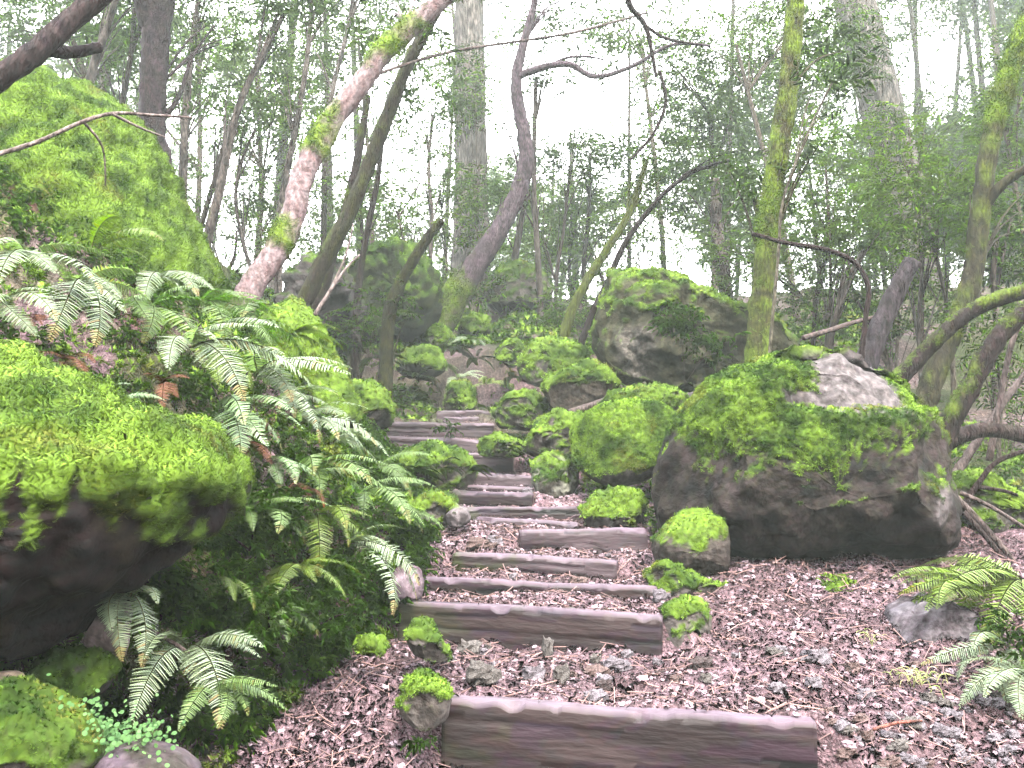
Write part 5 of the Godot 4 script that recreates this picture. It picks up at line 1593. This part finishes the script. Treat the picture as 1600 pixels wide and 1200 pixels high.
func stones() -> void:
	var list := [
		["tan mossy sided stone left of centre on the tread behind the nearest timber", 755, 1045, 66, 44, "stone_grey"],
		["pale flaky stone in the middle of the tread behind the nearest timber", 835, 1050, 50, 28, "stone_lilac"],
		["dark tilted stone right of the pale flaky one", 878, 1056, 38, 34, "stone_grey"],
		["flat lavender stone nearest to the front timber's middle", 928, 1084, 46, 28, "stone_lilac"],
		["broad tan stone half sunk in the litter of the tread", 925, 1048, 54, 24, "stone_brown"],
		["pale striped stone below the right half of the second timber", 967, 1040, 54, 26, "stone_lilac"],
		["upright thin stone leaning against the second timber", 856, 1012, 20, 42, "stone_grey"],
		["dark pebble right of the flat lavender stone", 946, 1070, 30, 20, "stone_dark"],
		["dark triangular stone below the cube shaped mossy stone", 1098, 1034, 48, 24, "stone_dark"],
		["pale flat stone alone in the open litter right of the path", 1276, 1022, 54, 26, "stone_lilac"],
		["white grey stone in the litter below the pale flat stone", 1272, 1070, 36, 18, "stone_lilac"],
		["small grey stone left of the white grey one", 1212, 1082, 34, 18, "stone_lilac"],
		["grey block at the right end of the low third timber", 1032, 930, 32, 26, "stone_lilac"],
		["brown stone on the tread above the third timber", 905, 905, 36, 14, "stone_brown"],
		["mossy grey stone at the foot of the second timber's left half", 735, 1010, 46, 30, "stone_grey"],
		["reddish flat stone on the left of the tread above the grey timber", 752, 850, 60, 26, "stone_brown"],
		["pale stone below the left end of the plain grey timber", 775, 848, 34, 18, "stone_lilac"],
		["rusty upright leaf shaped stone at the end of the narrow dark step", 834, 784, 8, 18, "stone_brown"],
		["white stone lying in the gap behind the largest boulder", 1072, 618, 34, 20, "stone_lilac"],
		["dark stone under the left end of the lowest timber", 650, 1125, 50, 34, "stone_dark"],
		["grey stone on the bank litter beside the little mossy lump", 690, 1030, 40, 22, "stone_lilac"],
	]
	for s in list:
		stone(s[0], s[1], s[2], s[3], s[4], s[5])
	for i in 130:
		var u := rng.randf_range(700, 1600)
		var v := rng.randf_range(1010, 1200)
		if i % 2 == 0:
			u = rng.randf_range(1270, 1610)
			v = rng.randf_range(1090, 1210)
		if u < 1290 and v > 1085:
			continue
		var w := rng.randf_range(14, 34)
		var kind: String = ["lilac", "lilac", "grey", "brown"][rng.randi() % 4]
		var spot := "right of the nearest timber" if v > 1085 else ("on the tread behind the nearest timber" if u < 1120 else "on the open path below the largest boulder")
		stone("small %s stone lying in the litter %s" % [kind, spot], u, v, w, w * rng.randf_range(0.45, 0.7), "stone_" + kind, "small %s stones %s" % [kind, spot], 0.2)
	for i in 36:
		var k := rng.randi_range(1, 9)
		var a: Vector3 = step_l[k]
		var b: Vector3 = step_r[k]
		var p := uv_of(a.lerp(b, rng.randf()) + Vector3(0, 0.02 - STEPS[k][6] , 0.08))
		var w := rng.randf_range(8, 20)
		var kind: String = ["lilac", "grey", "brown"][rng.randi() % 3]
		var nth: String = ["", "second", "third", "fourth", "fifth", "sixth", "seventh", "eighth", "ninth", "tenth"][k]
		stone("little %s stone resting against the front of the %s timber from the bottom" % [kind, nth], p.x, p.y, w, w * 0.6, "stone_" + kind, "little %s stones before the %s timber" % [kind, nth], 0.2)

func small_things() -> void:
	var bark := Color(0.05, 0.036, 0.034)
	var bark2 := Color(0.02, 0.015, 0.015)
	var pale := Color(0.20, 0.16, 0.15)
	var pale2 := Color(0.11, 0.085, 0.08)
	twig("branch", "thick dark branch crossing the upper left corner with a short snapped side stub", "branch", [[-120, 200, 0, 122, 60, 78, 110, 32, 170, -15, 260, -90], [70, 78, 110, 82, 156, 74]], 3.2, 3.6, 40, 30, Color(0.04, 0.028, 0.028), Color(0.018, 0.013, 0.014))
	twig("branch", "pale bare twig arching over the mossy slab from the left edge", "branch", [[-40, 250, 0, 240, 60, 221, 130, 190, 180, 177, 240, 180, 300, 184], [130, 190, 160, 230, 165, 290], [175, 178, 220, 200, 260, 215]], 2.9, 3.2, 9, 4, pale, pale2)
	twig("branch", "pale forked dead twig standing before the shaded rocks", "branch", [[492, 492, 515, 455, 540, 420, 562, 398], [515, 455, 540, 400, 552, 350]], 4.6, 4.8, 7, 3, pale, pale2)
	twig("vine", "long thin vine slanting across the sky from the leaning trunk", "vine", [[545, 135, 600, 112, 700, 82, 800, 66, 900, 50, 1010, 20]], 6.4, 9.0, 5, 4, pale2, bark)
	twig("vine", "dark hanging vine at the top right of centre", "vine", [[978, -20, 985, 10, 1008, 40, 1018, 80, 1025, 120], [1008, 40, 1040, 60, 1090, 70]], 8.0, 8.2, 11, 5, bark2, bark2)
	twig("vine", "curved dark vine hanging down beside the bluish leaved tree", "vine", [[1030, 110, 1040, 160, 1020, 210, 985, 250]], 9.0, 9.2, 6, 4, bark2, bark2)
	twig("branch", "thin dark bow shaped branch above the largest boulder", "branch", [[1175, 365, 1230, 380, 1290, 390, 1335, 410, 1357, 450, 1352, 500, 1346, 560]], 5.8, 5.8, 7, 9, bark2, bark2)
	twig("branch", "bare grey bough lying across behind the largest boulder's top", "branch", [[1255, 528, 1300, 515, 1340, 502, 1400, 488]], 6.4, 6.8, 9, 6, pale2, bark)
	twig("branch", "low mossy log reaching in from the right edge above the mossy mound", "log", [[1478, 695, 1510, 678, 1555, 672, 1640, 690]], 4.9, 4.8, 26, 26, bark, bark2)
	twig("branch", "grey dead branch slanting up beside the lower arching limb", "branch", [[1490, 745, 1520, 700, 1560, 640, 1620, 560]], 5.2, 5.4, 16, 9, pale2, bark)
	twig("branch", "thin grey upright dead branch at the right edge", "branch", [[1545, 720, 1560, 640, 1580, 540, 1610, 470]], 5.0, 5.0, 12, 8, pale2, bark)
	twig("branch", "pale broken branch bundle leaning at the foot of the mossy mound", "branch", [[1490, 775, 1530, 815, 1570, 860, 1600, 900], [1500, 770, 1545, 790, 1610, 830]], 4.4, 4.2, 13, 9, pale2, bark)
	twig("branch", "second dead branch lying beside the pale broken bundle", "branch", [[1505, 800, 1550, 850, 1590, 905, 1615, 950]], 4.3, 4.1, 10, 7, bark, bark2)
	twig("branch", "crooked dark dead branch low at the right edge", "branch", [[1500, 800, 1525, 760, 1560, 720, 1620, 700], [1525, 760, 1580, 770, 1620, 790]], 4.7, 4.7, 12, 6, bark2, bark2)
	twig("stick", "forked dark stick lying on the litter left of the lilac rock", "stick", [[1278, 1046, 1320, 1040, 1380, 1030, 1440, 1026], [1345, 1036, 1350, 1050]], 3.15, 3.25, 8, 5, bark, bark2)
	twig("stick", "short black stick at the base of the lilac rock", "stick", [[1340, 1018, 1375, 1018, 1415, 1012]], 3.3, 3.35, 9, 8, bark2, bark2)
	twig("stick", "reddish straight stick on the litter at lower right", "stick", [[1365, 1140, 1400, 1130, 1440, 1126]], 2.6, 2.65, 6, 4, Color(0.25, 0.09, 0.07), bark)
	twig("stick", "brown stick lying on the bank at the left of the path", "stick", [[235, 985, 280, 1010, 340, 1055]], 2.3, 2.3, 7, 5, pale2, bark)
	twig("stick", "dark thin stick propped up in the middle of the bank", "stick", [[310, 690, 350, 640, 388, 580], [350, 640, 330, 600]], 3.2, 3.3, 5, 3, bark2, bark2)
	twig("log", "old grey branch lying between the rock with the hollow and the loaf shaped boulder", "log", [[890, 645, 930, 632, 985, 612, 1010, 600]], 6.6, 6.6, 13, 9, pale2, bark)
	# leafy sprays before the square shouldered rock and the steps
	var sprays := [["leafy sprig hanging before the square shouldered rock", 1070, 600, 6.4, [[1060, 500, 45, 30, 0.5], [1110, 540, 40, 25, 0.4]]], ["small seedling growing on the slanting plank step", 700, 680, 7.0, [[700, 668, 16, 12, 0.5]]], ["seedling at the left end of the nearest timber", 668, 1150, 2.5, [[672, 1138, 16, 12, 0.5]]], ["broad leaved shoot on the bank below the overhang tip", 350, 960, 2.7, [[355, 930, 40, 35, 0.8]]], ["leafy shoot on the bank above the lime fern", 390, 860, 2.9, [[390, 830, 50, 40, 0.8], [330, 830, 40, 35, 0.7]]], ["leafy plant under the right end of the overhang", 290, 940, 2.5, [[290, 905, 50, 40, 0.8]]], ["low leafy plant beside the moss cushion on the bank", 500, 975, 2.95, [[490, 945, 45, 30, 0.8], [540, 960, 35, 20, 0.6]]], ["leafy plant on the bank left of the pale rounded stone", 540, 910, 3.3, [[545, 890, 45, 30, 0.9]]], ["leafy plant low on the bank below the fern hanging beside the overhang", 420, 985, 2.7, [[410, 955, 50, 35, 0.8]]], ["leafy plant between the narrow silver fern and the large drooping fern", 240, 990, 2.35, [[250, 960, 45, 40, 0.7]]], ["leafy plant above the lime fern in the middle of the bank", 430, 830, 3.1, [[440, 795, 50, 40, 0.8]]], ["leafy plant at the right edge below the tall fern", 1600, 1010, 2.9, [[1590, 990, 35, 35, 0.7]]]]
	for s in sprays:
		var o := base("leafy_plant", P(s[1], s[2], s[3]))
		tag(o, s[0], "plant")
		var bl := []
		var size := 0.11 if s[3] > 3.5 else 0.06
		var stems := []
		for b in s[4]:
			bl.append(px_blob(b[0], b[1], b[2], b[3], s[3], b[4] * 2.0, size))
			var cc := catmull([Vector3.ZERO, (bl[-1][0] - o.position) * 0.6 + Vector3(0.01, 0.01, 0), bl[-1][0] - o.position], [0.004, 0.003, 0.002], 4)
			stems.append(tube(cc[0], cc[1], 5, 0.0, 100.0, bark, bark2))
		put("stem", join(stems), M.bark, o)
		foliage(o, "leaves", bl, size, Color(0.12, 0.21, 0.06), Color(0.22, 0.36, 0.09), "sprig_broad", 0.4, "leaf_matte")
	# maidenhair in the lower left corner: round leaflets
	var o := base("maidenhair_plant", P(150, 1170, 1.95))
	tag(o, "mint green plant of tiny round leaflets in the lower left corner", "plant")
	var where := []
	var tint := PackedColorArray()
	var round_ := CylinderMesh.new()
	round_.top_radius = 0.5
	round_.bottom_radius = 0.5
	round_.height = 0.02
	round_.radial_segments = 8
	round_.rings = 0
	for i in 1100:
		var t := rng.randf()
		var p := P(lerpf(75, 250, t) + rng.randfn() * 22.0, 1130 + 45.0 * t + rng.randfn() * 24.0, 1.95 + rng.randfn() * 0.07)
		var s := rng.randf_range(0.006, 0.012)
		where.append(Transform3D(frame((Vector3(0, 0.8, 0.6) + Vector3(rng.randfn(), rng.randfn(), rng.randfn()) * 0.4).normalized(), rng.randf() * TAU).scaled(Vector3(s, s, s)), p - o.position))
		tint.append(Color(0.045, 0.10, 0.035).lerp(Color(0.09, 0.17, 0.06), rng.randf()))
	scatter("leaflets", round_, M.leaf_matte, where, tint, o)
	# grass tufts
	for g in [["fine grass tuft by the path at bottom left of the nearest timber", 535, 1190, 2.2, 90, 0.17], ["sparse grass tuft at the far bottom centre left", 470, 1215, 2.1, 60, 0.13], ["small grass tuft under the pale fern at the right", 1440, 1075, 2.95, 50, 0.09], ["thin grass beside the lilac rock", 1350, 1005, 3.35, 40, 0.07]]:
		var foot := P(g[1], g[2], g[3])
		foot.y = minf(foot.y, H(foot.x, -foot.z) + 0.01)
		var parts := []
		for i in g[4]:
			var yaw := rng.randf() * TAU
			var l: float = g[5] * rng.randf_range(0.5, 1.1)
			var off := Vector3(rng.randfn(), 0, rng.randfn()) * 0.035
			var out := Vector3(cos(yaw), 0, sin(yaw))
			var cc := catmull([off, off + out * l * 0.25 + Vector3(0, l * 0.65, 0), off + out * l * 0.75 + Vector3(0, l * 0.6, 0)], [0.0018, 0.0015, 0.0004], 3)
			var tone := Color(0.16, 0.24, 0.06).lerp(Color(0.30, 0.27, 0.14), rng.randf())
			parts.append(tube(cc[0], cc[1], 3, 0.0, 100.0, tone, tone))
		tag(put("grass_tuft", join(parts), M.chip, null, foot), g[0], "grass tuft")
